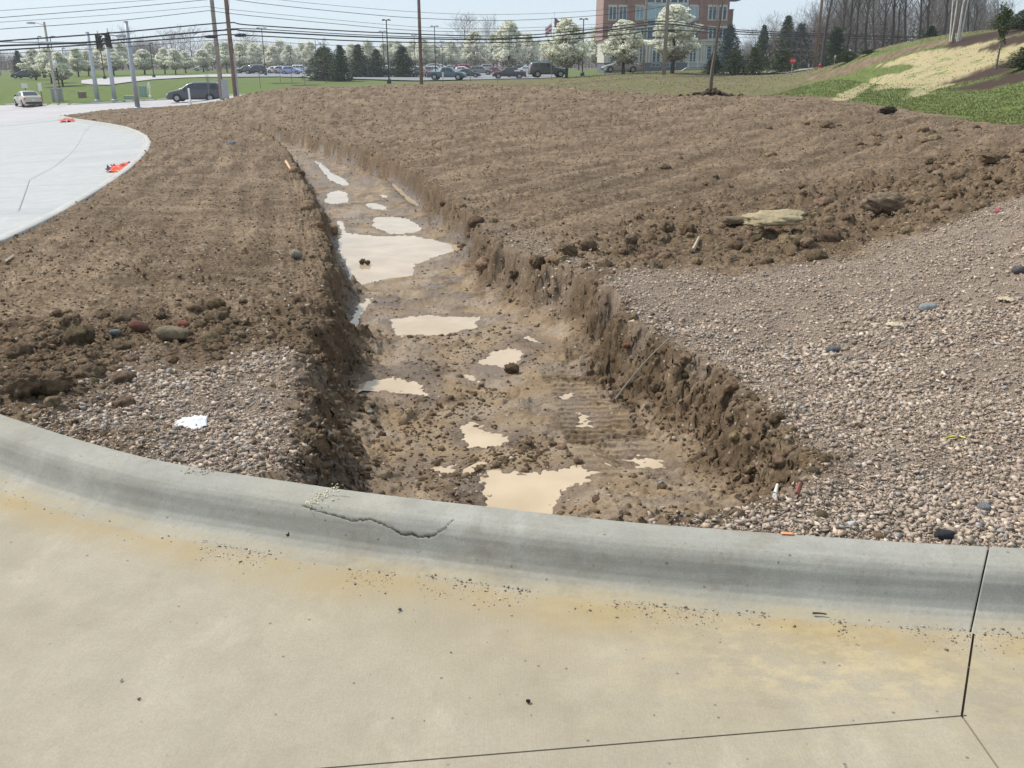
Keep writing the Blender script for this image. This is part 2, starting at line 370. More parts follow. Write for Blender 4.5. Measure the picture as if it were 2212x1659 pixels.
def pave(X, Y):
    """1 under the left concrete lot and the far road"""
    xr = np.interp(Y, *(lambda a: (a[:, 1], a[:, 0]))(LKW[np.argsort(LKW[:, 1])]))
    a = sst(0.0, .05, xr - X) * (Y > 6.5) * (Y < 65)
    yn = np.interp(X, DIRT_FAR[:, 0], DIRT_FAR[:, 1], left=65); yn = np.where(X > DIRT_FAR[-1, 0], DIRT_FAR[-1, 1] + (X - DIRT_FAR[-1, 0]) * .12, yn)
    yf = np.interp(X, FARK[:, 0], FARK[:, 1]); b = sst(-.3, 0, Y - yn) * sst(-.1, .2, yf - Y) * (X < 4)
    return np.clip(a + b, 0, 1)
def tread(X, Y):
    out = []
    for q, (hw, am) in zip(TRK, ((.25, .042), (.2, .024))):
        d = q[-1] - q[0]; L = np.hypot(*d); d = d / L; s = (X - q[0, 0]) * d[0] + (Y - q[0, 1]) * d[1]
        cx = np.interp(s, [(p - q[0]) @ d for p in q], [(p - q[0]) @ np.array([-d[1], d[0]]) for p in q])
        t = -(X - q[0, 0]) * d[1] + (Y - q[0, 1]) * d[0] - cx
        on = sst(hw, hw - .04, np.abs(t)) * sst(-.1, .05, s) * sst(L + .1, L - .1, s)
        out.append((on, np.clip(1.6 * np.cos((s + .012 * vn(t * 30, s * 8, 70)) * 6.2832 / .074), -.7, .9) * (.75 + .5 * vn(X * 9, Y * 9, 71)), am))
    return out
def H(X, Y, fine=True, M=None):
    """finished ground height"""
    X = np.asarray(X, float); Y = np.asarray(Y, float)
    b = B(X, Y); m = M or masks(X, Y); z = b.copy()
    td, gr, cl, back = m['td'], m['gr'], m['cl'], m['back']
    bare = sst(3, -2, back); inside = sst(0, .12, td)
    # graded dirt: dozer furrows, ruts
    du, dv = X * .58 + Y * .81, -X * .81 + Y * .58
    lf = sst(.3, -.3, X + .23 * Y); du, dv = du * (1 - lf) + lf * (Y * .97 - X * .25), dv * (1 - lf) + lf * (X * .97 + Y * .25)
    fur = fbm(du * .2, dv * 2.8, 4, 11) * (.085 - .05 * lf) + fbm(X * .5, Y * .5, 3, 12) * .05
    gentle = sst(5, 14, Y) * .75 + .25
    z += bare * (1 - inside) * (fur * gentle + fbm(X * 2.2, Y * 2.2, 4, 13) * .022 * (1 - .6 * gr))
    z += bare * (1 - inside) * (1 - gr) * (.035 * np.abs(fbm(X * 7, Y * 7, 4, 14, .6)) + .02 * fbm(X * 15, Y * 15, 3, 15))
    # rubble and clods
    rough = (1 - inside) * bare * (1 - gr)
    lump = np.clip(fbm(X * 1.1, Y * 1.1, 3, 21) * 1.6 + .3, 0, 1)
    z += rough * (domes(X, Y, .16, .015, .05, .45, 31) * (.35 + .85 * lump) * .9 + domes(X, Y, .07, .008, .026, .7, 32) * 1.25 * (.45 + .7 * lump))
    z += rough * cl * (domes(X, Y, .33, .04, .13, .6, 33) * .75 + domes(X, Y, .15, .02, .065, .8, 34) * .8)
    z += rough * sst(12, 25, Y) * (fbm(du * 1.5, dv * 5, 3, 35) * .06 + np.abs(vn(du * .8, dv * 5, 36)) * .06)
    z += gr * (fbm(X * 3, Y * 3, 3, 41) * .03 + domes(X, Y, .035, .005, .016, .8, 42) * .5)
    # trench
    wall = .16 + .10 * (.5 + vn(X * 1.3, Y * 1.3, 51)) + .17 * sst(0, 1.2, -(X + .35 + (Y - 3) * .1)) * sst(12, 5, Y) + .10 * sst(2.95, 2.6, Y); wall = wall * (1 - .45 * sst(7, 14, Y))
    lip = td + .06 * fbm(X * 4, Y * 4, 3, 52) + .010 * vn(X * 19, Y * 19, 53)
    k = sst(0, 1, lip / wall); k = .6 * k + .4 * np.clip(lip / (wall * 1.8), 0, 1)
    z -= TD(Y) * k
    z += sst(.25, -.0, np.abs(td + .08)) * sst(-.35, 0, td) * bare * .05 * (.5 + fbm(X * 2.5, Y * 2.5, 3, 54)) * (1 - .6 * gr)
    fl = k * sst(.05, .3, td)
    z += fl * (fbm(X * 2.2, Y * 2.2, 4, 61) * .055 + np.abs(fbm(X * 8, Y * 8, 4, 62, .6)) * .035 * (1 - sst(8, 14, Y) * .6))
    z += fl * domes(X, Y, .07, .008, .030, .6, 63) * np.clip(.3 + fbm(X * 1.7, Y * 1.7, 2, 64) * 1.9, 0, 1)
    z += fl * cl * domes(X, Y, .12, .02, .06, .8, 65)
    z += sst(0, .1, td) * sst(.55, .15, td) * (domes(X, Y, .15, .02, .07, .8, 66, .6) * .8 + domes(X, Y, .06, .01, .028, .9, 67, .6) * 1.0)
    # tread prints
    for on, wv, am in tread(X, Y):
        z = z * (1 - on * .85) + on * .85 * (b - TD(Y) - .015) + on * am * wv
    # faint tread marks on the left strip
    tr = sst(.15, .55, vn(X * .9, Y * .35, 72) + .25) * sst(5, 7, Y) * sst(30, 18, Y) * (1 - inside) * (X < 0)
    z += tr * .012 * np.cos((Y * .98 + X * .15 + .03 * vn(X * 3, Y * 3, 73)) * 6.2832 / .16)
    # puddle basins
    for P, lv in PUD:
        x0, x1 = P[:, 0].min() - .4, P[:, 0].max() + .4; y0, y1 = P[:, 1].min() - .4, P[:, 1].max() + .4
        i = np.where((X.ravel() > x0) & (X.ravel() < x1) & (Y.ravel() > y0) & (Y.ravel() < y1))[0]
        if not len(i): continue
        x, y = X.ravel()[i], Y.ravel()[i]; e = sdist(P, x, y) + .06 * fbm(x * 6, y * 6, 4, 81) + .014 * vn(x * 30, y * 30, 82)
        zr = z.ravel(); zi = zr[i]; tgt = lv - np.clip(e * .22, -.012, .03) + .008 * vn(x * 34, y * 34, 83) * sst(.09, .02, np.abs(e))
        k = sst(-.22, -.02, e); k2 = np.where(e > 0, 1, k * .93)
        new = zi * (1 - k2) + tgt * k2; new = np.where((e < -.05) & (e > -.25), np.maximum(new, lv + .004), new)
        zr[i] = new; z = zr.reshape(z.shape)
    # beyond the mound: turf
    z += (1 - bare) * sst(150, 60, Y) * (fbm(X * .25, Y * .25, 3, 85) * .08 + fbm(X * 1.5, Y * 1.5, 3, 86) * .03)
    # meet the near kerb
    dk = Y - kerbY(X / np.maximum(Y, .3)); z = z - .02 * sst(.25, 0, dk) * (1 - inside) - .02 * inside * sst(.2, 0, dk)
    z = np.where(dk < .02, np.minimum(z, .115), z)
    p = pave(X, Y) if np.max(Y) > 6 else 0
    return z - .35 * p
# ---------------------------------------------------------------- ground sheet
KN = NT('soil_and_turf')
def ground_material():
    k = KN; k.coord(); a = k.sep(k.attr('mask')); c = k.sep(k.attr('cover')); ex = k.sep(k.attr('extra'))
    n1 = k.noise(1.1, 5); n2 = k.noise(7, 6, .62, off=3); n3 = k.noise(60, 5, .65, off=9); n4 = k.noise(260, 3, .6, off=5)
    sk = k.sep(k.attr('streak')); n6 = k.noise(21, 7, .78, off=41); nf = sk[0]
    soil = k.mix(k.rng(n1, .35, .7), (.120, .082, .051), (.215, .153, .099))
    soil = k.mix(k.rng(n2, .42, .68), soil, (.25, .185, .122))
    soil = k.mix(k.m_('MULTIPLY', k.m_('ADD', k.rng(nf, .5, .72), k.rng(n6, .4, .6, -.25, .25)), .55), soil, (.35, .262, .175)); soil = k.mix(k.m_('MULTIPLY', k.rng(nf, .50, .30), .55), soil, (.085, .056, .034)); soil = k.mix(k.m_('MULTIPLY', k.rng(sk[2], .55, .75), .6), soil, (.33, .25, .168))
    soil = k.mix(k.rng(k.noise(.8, 5, .65, sc=(1, 1.4, 1), off=61), .50, .64, 0, .55), soil, (.095, .064, .039))
    soil = k.mix(1, soil, k.mix(k.rng(n6, .36, .64), (.60, .57, .54), (1.36, 1.34, 1.32)), 'MULTIPLY')
    soil = k.mix(k.rng(n3, .25, .6, .75, 0), soil, k.mix(.5, soil, (.03, .02, .012), 'MULTIPLY'))  # crevice shade put into the colour: hollows of the fine grain darkened
    soil = k.mix(k.m_('MULTIPLY', ex[0], k.rng(n2, .2, .6, .9, .5)), soil, (.115, .077, .044))         # damp fresh-dug clay
    peb = k.n('ShaderNodeTexVoronoi'); peb.inputs['Scale'].default_value = 34; k.l(k.coord(), peb.inputs['Vector'])
    pc = k.sep(peb.outputs['Color']); pm = k.m_('MULTIPLY', k.rng(pc[0], .86, .90), k.rng(peb.outputs['Distance'], .30, .24))
    soil = k.mix(k.m_('MULTIPLY', pm, .8), soil, k.mix(pc[1], (.34, .28, .21), (.45, .42, .38)))
    mud = k.mix(k.rng(n2, .35, .7), (.27, .188, .112), (.40, .295, .185))
    mud = k.mix(k.rng(n3, .35, .7), mud, (.22, .155, .095))
    mud = k.mix(k.m_('MULTIPLY', pm, .5), mud, (.33, .31, .28))
    col = k.mix(k.m_('MULTIPLY', a[1], k.rng(sk[1], .47, .62, 1, .22)), soil, mud)
    grv = k.mix(k.rng(n2, .35, .65), (.215, .16, .115), (.35, .275, .21)); grv = k.mix(k.rng(n4, .35, .75), grv, (.19, .15, .12))
    col = k.mix(k.m_('MULTIPLY', a[0], k.rng(n3, .2, .5, .7, 1)), col, grv)
    g1 = k.mix(k.rng(n1, .35, .65), (.11, .145, .038), (.18, .215, .062)); g1 = k.mix(k.rng(n2, .45, .7, 0, .6), g1, (.17, .19, .075)); g1 = k.mix(k.rng(n3, .3, .7), g1, (.07, .11, .022))
    g2 = k.mix(k.rng(n2, .3, .7), (.15, .155, .06), (.10, .12, .035)) 
    grass = k.mix(c[0], g2, g1)
    vv = k.n('ShaderNodeSeparateXYZ'); k.l(k.coord(), vv.inputs[0]); grass = k.mix(k.rng(vv.outputs[1], 255, 290), grass, (.13, .105, .085))
    gb = k.m_('ADD', a[2], k.m_('MULTIPLY', k.m_('SUBTRACT', k.noise(2.2, 6, .7, sc=(.6, 1.3, 1), off=11), .5), c[2]))
    col = k.mix(k.rng(gb, .38, .55), col, grass)
    straw = k.mix(k.rng(k.noise(30, 4, .7, sc=(1, .4, 1)), .35, .65), (.30, .24, .13), (.44, .365, .21))
    straw = k.mix(k.rng(k.noise(1.1, 6, .75, sc=(1, .6, 1), off=20), .53, .62), straw, (.15, .19, .06))
    sb = k.m_('ADD', c[1], k.m_('MULTIPLY', k.m_('SUBTRACT', k.noise(1.6, 6, .75, off=15), .5), 1.0))
    col = k.mix(k.rng(sb, .36, .64), col, straw)
    col = k.mix(ex[1], col, (.055, .034, .024))
    col = k.mix(k.m_('MULTIPLY', ex[2], .8), col, k.mix(1, col, (.55, .49, .43), 'MULTIPLY'))
    k.col(col)
    wet = k.m_('MULTIPLY', a[1], k.rng(k.noise(3.1, 4, off=31), .42, .60))
    wet = k.m_('MAXIMUM', wet, ex[2])
    k.l(k.rng(wet, 0, 1, .95, .30), k.p.inputs['Roughness']); k.l(k.rng(wet, 0, 1, .15, .5), k.p.inputs['Specular IOR Level'])
    hgt = k.m_('ADD', k.m_('MULTIPLY', n3, .6), k.m_('ADD', k.m_('MULTIPLY', n4, .25), k.m_('MULTIPLY', n2, .6)))
    k.bump(hgt, .8, .022)
    return k.m
MAT_G = ground_material()
def streak(X, Y):
    lf = sst(.3, -.3, X + .23 * Y); du, dv = (X * .58 + Y * .81) * (1 - lf) + lf * (Y * .97 - X * .25), (-X * .81 + Y * .58) * (1 - lf) + lf * (X * .97 + Y * .25)
    g = .5 + .5 * fbm(X * 2.2, Y * 2.2, 4, 61)
    for on, wv, am in tread(X, Y): g = g * (1 - on) + on * (.47 + .42 * wv)
    return np.c_[.5 + .5 * fbm(du * .2, dv * 2.8, 5, 11, .6), g, .5 + .5 * fbm(X * .5, Y * 1.6, 5, 19, .62)]
def cover(X, Y, m):
    """vertex masks: where gravel, mud, turf, straw, mulch really lie"""
    td, gr, back = m['td'], m['gr'], m['back']
    mud = sst(.15, .36, td) * (1 - .25 * sst(10, 20, Y))
    px = CX + FV * (X / np.maximum(Y, 1)) * (cT + .32 * sT)      # bearing only
    turf = sst(0, 5, back)
    hill = sst(-2, 1, sdist(HILL, X, Y)); lush = np.where(px < 620, 1, np.where(hill > .3, .85, .28))
    lush = np.where(Y > 125, .95, lush); dens = np.where((px < 640) | (Y > 118), 1.0, np.where(hill > .5, .68, .46))
    strawm = np.maximum(sst(-.6, .6, sdist(STRAW1, X, Y)), sst(-.4, .4, sdist(STRAW2, X, Y)))
    bar = np.where(hill > .3, 1 - .95 * sst(1.6, .2, pdist(RIDGE, X, Y)), 1)
    noisew = np.where(dens > .9, .1, 2.2)
    mul = np.zeros_like(X)
    for c, r in MULCH: mul = np.maximum(mul, sst(r * 1.15, r * .85, np.hypot((X - c[0]), (Y - c[1]) * .8) + 1.1 * fbm(X * 1.1, Y * 1.1, 4, 99, .6)))
    fresh = np.clip(m['cl'] * .9 + sst(.30, .02, np.abs(td - .08)) * .85, 0, 1) * (1 - gr * .9)
    wet = np.zeros_like(X)
    for P, lv in PUD: wet = np.maximum(wet, sst(-.16, -.02, sdist(P, X, Y) + .05 * vn(X * 6, Y * 6, 7)))
    wet = np.maximum(wet, .9 * sst(.6, .3, np.abs(td - .42)) * (X < -.45) * sst(.1, .3, vn(X * 1.3, Y * .8, 3) + .2) * (td > 0.1))
    return np.c_[gr, mud, turf * dens * bar], np.c_[lush, strawm * (hill > .1), noisew], np.c_[fresh, mul, wet * .8 * (td > 0)]
HILL = poly([(1640, 212), (1900, 240), (2212, 268)]).tolist() + [(18, 12), (40, 14), (70, 30)] + [atY(*p)[:2].tolist() for p in ((2420, 30, 58), (2195, 67, 62), (2063, 83, 66), (1971, 101, 70), (1865, 131, 74), (1769, 162, 79))]
RIDGE = np.array([atY(*p)[:2] for p in ((1720, 180, 80), (1769, 164, 77), (1865, 134, 71), (1971, 104, 67), (2063, 87, 63), (2120, 80, 60), (2195, 72, 58), (2420, 30, 55))])
STRAW1 = poly(z3([(950, 553), (1300, 440), (1650, 385), (1900, 340), (2150, 300), (2400, 260), (2400, 440), (2150, 510), (2000, 560), (1850, 620), (1650, 690), (1500, 730), (1290, 800), (1200, 830), (1350, 712), (1150, 725), (980, 740), (1100, 670), (1200, 600), (1330, 540), (1250, 520), (1050, 545)]))
STRAW2 = poly(z3([(1100, 610), (1230, 590), (1080, 680), (870, 760), (800, 810), (620, 830), (700, 770), (870, 700), (960, 640)]))
MULCH = [(hit(*z3([p])[0])[:2], r) for p, r in (((1985, 570), 2.2), ((2120, 640), 2.0), ((2212, 310), 2.0), ((1900, 300), 2.5), ((2050, 265), 2.5))]
MULCH += [(hit(a, b, None, ym)[:2], r) for a, b, ym, r in ((136, 187, 80, 2.2), (620, 180, 62, 2.2), (660, 184, 62, 2.0), (705, 174, 62, 3), (745, 176, 62, 3), (790, 172, 70, 5), (1627, 156, 80, 3), (1586, 156, 80, 3), (1689, 156, 80, 3.5), (1542, 156, 80, 2.5), (1540, 207, 25, .9))]
def build_ground():
    ys = [0.0]; y = 2.6
    while y < 3200:
        d = max(.011, y * y / (885 * 1.6) * .95) if y < 40 else (1.05 if y < 130 else y * .035)
        y += d; ys.append(y - 2.6)
    ys = np.array(ys)
    us = np.r_[-np.geomspace(4, .74, 60)[:-1], np.arange(-.74, .74, .00160), np.geomspace(.74, 4, 60)]
    U, D = np.meshgrid(us, ys - .05)
    Y = 2.6 + D + (kerbY(U) - 2.6) * np.exp(-np.maximum(D, 0) / 2.0); X = U * Y
    m = masks(X, Y); Z = H(X, Y, True, m); c1, c2, c3 = cover(X.ravel(), Y.ravel(), {k: v.ravel() for k, v in m.items()})
    # push soil sideways a little so clods overhang
    sk = streak(X.ravel(), Y.ravel())
    w = (.011 + .012 * np.clip(m['cl'], 0, 1)) * sst(30, 10, Y) * sst(.02, .2, D) + .028 * sst(-.03, .03, m['td']) * sst(.40, .25, m['td']) * sst(30, 8, Y) * sst(.05, .3, D)
    PX = X + w * fbm(X * 17, Y * 17 + Z * 34, 3, 101); PY = Y + w * fbm(X * 17 + 5, Y * 17 - Z * 34, 3, 111)
    ny, nx = X.shape; i = np.arange(ny * nx).reshape(ny, nx)
    Fq = np.c_[i[:-1, :-1].ravel(), i[:-1, 1:].ravel(), i[1:, 1:].ravel(), i[1:, :-1].ravel()]
    V = np.c_[PX.ravel(), PY.ravel(), Z.ravel()]
    fx = X.ravel()[Fq].mean(1); fy = Y.ravel()[Fq].mean(1)
    hillf = sdist(HILL, fx, fy) > -.5; bk = m['back'].ravel()[Fq[:, 0]] > 2.5
    lot = fy > 118
    reg = np.where(hillf & bk, 1, np.where(bk, 2, 0))
    for r, nm, lb in ((0, 'ground', None), (1, 'hill', None), (2, 'lawn', None)):
        f = Fq[reg == r]; used = np.unique(f); mp = np.full(len(V), -1); mp[used] = np.arange(len(used))
        o = obj_np(nm, V[used], mp[f], MAT_G, None, {'mask': c1[used], 'cover': c2[used], 'extra': c3[used], 'streak': sk[used]}, True); tag(o, kind='structure')
build_ground()
# ---------------------------------------------------------------- puddles
k = NT('milky_puddle_water'); k.col(k.mix(k.rng(k.noise(2.5, 3), .35, .65), (.44, .325, .20), (.55, .42, .275)))
k.set(Roughness=.06, IOR=1.33); k.p.inputs['Specular IOR Level'].default_value = 1.0; k.bump(k.noise(9, 2), .06, .01); MAT_W = k.m
for P, lv in PUD:
    c = P.mean(0); Q = c + (P - c) * 1.0; d = P - c; Q = P + d / (np.hypot(*d.T)[:, None] + 1e-6) * .12
    o = obj_np('puddle', np.c_[Q, np.full(len(Q), lv)], [np.arange(len(Q))[None, :]], MAT_W); o['kind'] = 'structure'
# ---------------------------------------------------------------- near kerb and concrete apron
def concrete(name, base, stain, tone):
    k = NT(name); k.coord(); at = k.sep(k.attr('wear'))
    n1 = k.noise(1.3, 5, .6); n2 = k.noise(6, 6, .65, off=4); n3 = k.noise(160, 3, .6); n5 = k.noise(3, 5, .7, sc=(1, .5, 1), off=8)
    c = k.mix(k.rng(n1, .3, .7), base, tone); c = k.mix(k.rng(n2, .35, .7, 0, .5), c, tuple(x * .82 for x in base))
    c = k.mix(k.m_('MULTIPLY', k.rng(n5, .56, .70), .40), c, tuple(min(1, x * 1.28) for x in tone))
    c = k.mix(k.rng(n3, .3, .7, .36, 0), c, tuple(x * .6 for x in base)); c = k.mix(k.rng(k.noise(2.3, 7, .72, off=17), .36, .5, .38, 0), c, tuple(x * .72 for x in base))
    st = k.m_('MULTIPLY', at[0], k.rng(k.noise(2.6, 6, .7, off=6), .30, .62))
    c = k.mix(st, c, stain)
    c = k.mix(at[1], c, (.022, .020, .017))
    bl = k.m_('MULTIPLY', at[2], k.rng(k.noise(9, 6, .75, sc=(1, 1.6, 1), off=12), .46, .62))
    c = k.mix(k.m_('MULTIPLY', bl, .6), c, (.50, .40, .23))
    vo = k.n('ShaderNodeTexVoronoi'); vo.inputs['Scale'].default_value = 26; k.l(k.coord(), vo.inputs['Vector'])
    c = k.mix(k.m_('MULTIPLY', k.m_('MULTIPLY', k.rng(k.sep(vo.outputs['Color'])[0], .90, .93), k.rng(vo.outputs['Distance'], .16, .08)), .7), c, (.10, .085, .07))
    k.col(c); k.set(Roughness=.82); k.p.inputs['Specular IOR Level'].default_value = .3
    return k
k = concrete('apron_concrete', (.345, .297, .216), (.34, .255, .125), (.42, .368, .28))
b1 = k.bump(k.noise(60, 2, .5, sc=(5, .12, 1)), .22, .003); k.bump(k.noise(320, 3), .30, .0022, b1); MAT_AP = k.m
k = concrete('kerb_concrete', (.30, .283, .235), (.355, .298, .195), (.39, .378, .335))
cc = k.p.inputs['Base Color'].links[0].from_socket; cc = k.mix(k.m_('MULTIPLY', k.rng(k.noise(1.9, 7, .75, off=51), .53, .66), .5), cc, (.20, .165, .115)); cc = k.mix(k.rng(k.noise(45, 6, .8, off=52), .60, .68, 0, .6), cc, (.12, .10, .08)); k.col(cc); b1 = k.bump(k.noise(22, 3, .6, sc=(.12, 3, 6)), .09, .004); k.bump(k.noise(280, 3), .3, .002, b1); MAT_KB = k.m
J0 = atZ(2143, 1182, .13)[:2]; J1 = atZ(2106, 1350, 0.)[:2]; J2 = atZ(2078, 1545, 0.)[:2]; J3 = atZ(680, 1659, 0.)[:2]; J4 = atZ(2160, 1662, 0.)[:2]
J3 = J2 + (J3 - J2) * 4; J4 = J2 + (J4 - J2) * 9
tan = np.gradient(KC, axis=0); tan /= np.hypot(*tan.T)[:, None]; NRM = np.c_[tan[:, 1], -tan[:, 0]]; NRM[NRM[:, 1] > 0] *= -1
_jd = (J1 - J0) / np.hypot(*(J1 - J0)); _bl = np.exp(-(np.hypot(*(KC - J0).T) / .45) ** 2)[:, None]; _cs = np.abs(NRM @ _jd)[:, None]; NRM = NRM * (1 - _bl) + _jd / _cs * _bl
FRONT = KC + NRM * .30
def frontY(X):
    o = np.argsort(FRONT[:, 0]); return np.interp(X, FRONT[o, 0], FRONT[o, 1])
CRACK = [(655, 1092), (690, 1104), (735, 1117), (760, 1124), (800, 1121), (830, 1132), (855, 1143), (873, 1153), (890, 1150), (905, 1157), (935, 1155), (960, 1140), (980, 1123)]
def hitk(px, py):
    """point on the kerb face by marching the profile"""
    u, t = ray(px, py); Yg = np.linspace(2.2, 4.5, 2300); X = u * Yg
    o = np.argsort(KC[:, 0]); dk = np.interp(X, KC[o, 0], KC[o, 1]) - Yg
    zz = np.interp(dk * KCOS, [p[0] for p in PROF], [p[1] for p in PROF]); i = np.where(HC + t * Yg < zz)[0][0]
    return X[i], Yg[i]
PROF = [(-.012, -.15), (-.010, .10), (0, .124), (.010, .130), (.04, .132), (.09, .131), (.122, .127), (.138, .120), (.151, .108), (.164, .09), (.178, .06), (.192, .034), (.208, .016), (.232, .005), (.26, .001), (.302, -.002)]
KCOS = .96
def build_kerb(i0, i1):
    pr = np.array(PROF); d = np.r_[0, np.cumsum(np.hypot(*np.diff(pr, axis=0).T))]; s = np.unique(np.r_[0, .13, .24, np.arange(.24, d[-1], .0042), d[-1]])
    T, Zp = np.interp(s, d, pr[:, 0]), np.interp(s, d, pr[:, 1])
    idx = np.arange(i0, i1 + 1); Cc = KC[idx]; Nn = NRM[idx]
    # finer along the curve
    a = np.arange(0, len(idx) - 1, .5); f = a - np.floor(a); j = np.floor(a).astype(int)
    Cc = Cc[j] * (1 - f)[:, None] + Cc[j + 1] * f[:, None]; Nn = Nn[j]; k9 = np.ones(41) / 41
    Nn = np.c_[np.convolve(np.pad(Nn[:, 0], 20, 'edge'), k9, 'valid'), np.convolve(np.pad(Nn[:, 1], 20, 'edge'), k9, 'valid')]
    XY = Cc[:, None, :] + Nn[:, None, :] * T[None, :, None]; X, Y = XY[..., 0], XY[..., 1]; Z = np.broadcast_to(Zp, X.shape).copy()
    along = np.arange(len(Cc))[:, None] * .005 + i0 * .01
    Z += .0016 * vn(along * 3 + 0 * X, s[None, :] * 40 + 0 * X, 5) * (s > .2) + .0007 * vn(X * 60, Y * 60, 6)
    ck = np.array([hitk(*p) for p in CRACK]); dd = pdist(ck, X + .003 * vn(X * 60, Y * 60, 8), Y + .002 * vn(X * 90, Y * 90, 9))
    cr = sst(.0028, .0008, dd); Z -= cr * .004
    ck2 = np.array([hitk(*p) for p in ((690, 1074), (720, 1071), (756, 1074))]); cr = np.maximum(cr, .7 * sst(.003, .001, pdist(ck2, X, Y)))
    ends = np.zeros_like(X); stain = .22 * sst(.13, .0, np.abs(T - .07))[None, :] * (vn(X * 2, Y * 2, 4) > .2) + .95 * sst(.195, .27, T)[None, :]
    stain = np.clip(stain + 0 * X, 0, 1) 
    ny, nx = X.shape; i = np.arange(ny * nx).reshape(ny, nx)
    F = [np.c_[i[:-1, :-1].ravel(), i[:-1, 1:].ravel(), i[1:, 1:].ravel(), i[1:, :-1].ravel()], i[0][None, ::-1], i[-1][None, :]]
    return tag(obj_np('kerb', np.c_[X.ravel(), Y.ravel(), Z.ravel()], F, MAT_KB, None, {'wear': np.c_[stain.ravel(), cr.ravel(), 0 * cr.ravel()]}, True), kind='structure')
jn = int(np.argmin(np.hypot(*(KC - J0).T))); build_kerb(0, jn); build_kerb(jn, len(KC) - 1)
def build_apron():
    xs = np.r_[np.arange(-9, -2.6, .08), np.arange(-2.6, 2.6, .022), np.arange(2.6, 7, .08)]; ks = np.r_[np.linspace(0, .82, 90), np.linspace(.82, 1, 30)[1:]]
    Xg, Kg = np.meshgrid(xs, ks); FY = frontY(Xg); Yg = -2.5 + (FY + 2.5) * Kg; Zg = -.0035 * (FY - Yg) / (FY - Yg + .3)
    i = np.arange(Xg.size).reshape(Xg.shape); bm = bmesh.new()
    vs = [bm.verts.new(p) for p in np.c_[Xg.ravel(), Yg.ravel(), Zg.ravel()].tolist()]
    for f in np.c_[i[:-1, :-1].ravel(), i[:-1, 1:].ravel(), i[1:, 1:].ravel(), i[1:, :-1].ravel()].tolist(): bm.faces.new([vs[q] for q in f])
    segs = [(J1, J2, .0030), (J2, J3, .0024), (J2, J4, .0028)]
    J1e = J1 + (J1 - J2) * .12
    segs[0] = (J1e, J2, .0030)
    for a, b, w in segs:
        d = (b - a) / np.hypot(*(b - a)); n = np.array([-d[1], d[0]])
        for s in (-1, 1):
            co = a + n * s * w; bmesh.ops.bisect_plane(bm, geom=bm.verts[:] + bm.edges[:] + bm.faces[:], plane_co=(*co, 0), plane_no=(*n, 0))
    kill = []
    for f in bm.faces:
        c = f.calc_center_median(); p = np.array((c.x, c.y))
        for a, b, w in segs:
            L = np.hypot(*(b - a)); d = (b - a) / L; t = (p - a) @ d; e = abs((p - a) @ np.array([-d[1], d[0]]))
            if -.01 < t < L + .004 and e < w * .98: kill.append(f); break
    bmesh.ops.delete(bm, geom=kill, context='FACES')
    # split into the separately poured bays
    bm.faces.ensure_lookup_table(); seen = set(); bays = []
    for f in bm.faces:
        if f.index in seen: continue
        st = [f]; seen.add(f.index); g = []
        while st:
            q = st.pop(); g.append(q.index)
            for e in q.edges:
                for h in e.link_faces:
                    if h.index not in seen: seen.add(h.index); st.append(h)
        bays.append(g)
    co = np.array([v.co[:] for v in bm.verts]); X, Y = co[:, 0], co[:, 1]; d = frontY(X) - Y
    w = .05 * vn(X * 1.5, Y * 1.5, 3)
    st = sst(-.04, .04, d) * sst(.22, .05, d + w * 1.2) * (.55 + .45 * sst(-.9, .2, np.abs(X - .1) - 1.2)) + sst(.75, .1, d + w) * .26 * sst(-1.3, .3, X)
    st = np.maximum(st, .9 * np.exp(-((X - 1.15) / .45) ** 2 - ((d - .16) / .10) ** 2))
    bl = np.exp(-((X - .9) / .35) ** 2 - ((d - .22) / .13) ** 2) + .35 * sst(-.5, .5, X) * sst(.9, .2, d)
    wear = np.c_[np.clip(st, 0, 1), 0 * X, np.clip(bl, 0, 1), np.ones(len(X))]
    faces = [[v.index for v in f.verts] for f in bm.faces]; bm.free()
    for g in sorted(bays, key=len, reverse=True)[:6]:
        if len(g) < 20: continue
        fs = [faces[q] for q in g]; used = sorted({v for f in fs for v in f}); mp = {v: n for n, v in enumerate(used)}
        me = bpy.data.meshes.new('concrete_road'); me.from_pydata(co[used].tolist(), [], [[mp[v] for v in f] for f in fs]); me.materials.append(MAT_AP)
        at = me.color_attributes.new('wear', 'FLOAT_COLOR', 'POINT'); at.data.foreach_set('color', wear[used].astype(np.float32).ravel())
        o = link(bpy.data.objects.new('road', me)); o['kind'] = 'structure'
        so = o.modifiers.new('thick', 'SOLIDIFY'); so.thickness = .12; so.offset = -1
build_apron()
k = NT('joint_filler'); k.col(k.mix(k.rng(k.noise(14, 5), .4, .6), (.035, .030, .024), (.10, .08, .055))); k.set(Roughness=.95); MAT_JF = k.m
o = obj_np('subbase', [(-9, -2.6, -.016), (7, -2.6, -.016), (7, 1.6, -.016), (-9, 1.6, -.016)], np.array([[0, 1, 2, 3]]), MAT_JF)
bpy.data.objects.remove(o)
mb = MB()
for a, b in ((J1 + (J1 - J2) * .10, J2), (J2, J3), (J2, J4)):
    d = (b - a) / np.hypot(*(b - a)); mb.box((*((a + b) / 2), -.035), (np.hypot(*(b - a)), .016, .05), rz=math.atan2(d[1], d[0]))
o = mb.build('joint_filler', MAT_JF); o['kind'] = 'structure'
mb = MB(); d = J1 - J0; dl = np.hypot(*d); dd_ = d / dl; nn = np.array([-dd_[1], dd_[0]]); pf = [(max(a, .004) / _cs[jn, 0], b - .018) for a, b in PROF[3:]]; pf = pf + [(pf[-1][0], -.12), (.004, -.12)]
J0k = KC[jn] - dd_ * .005
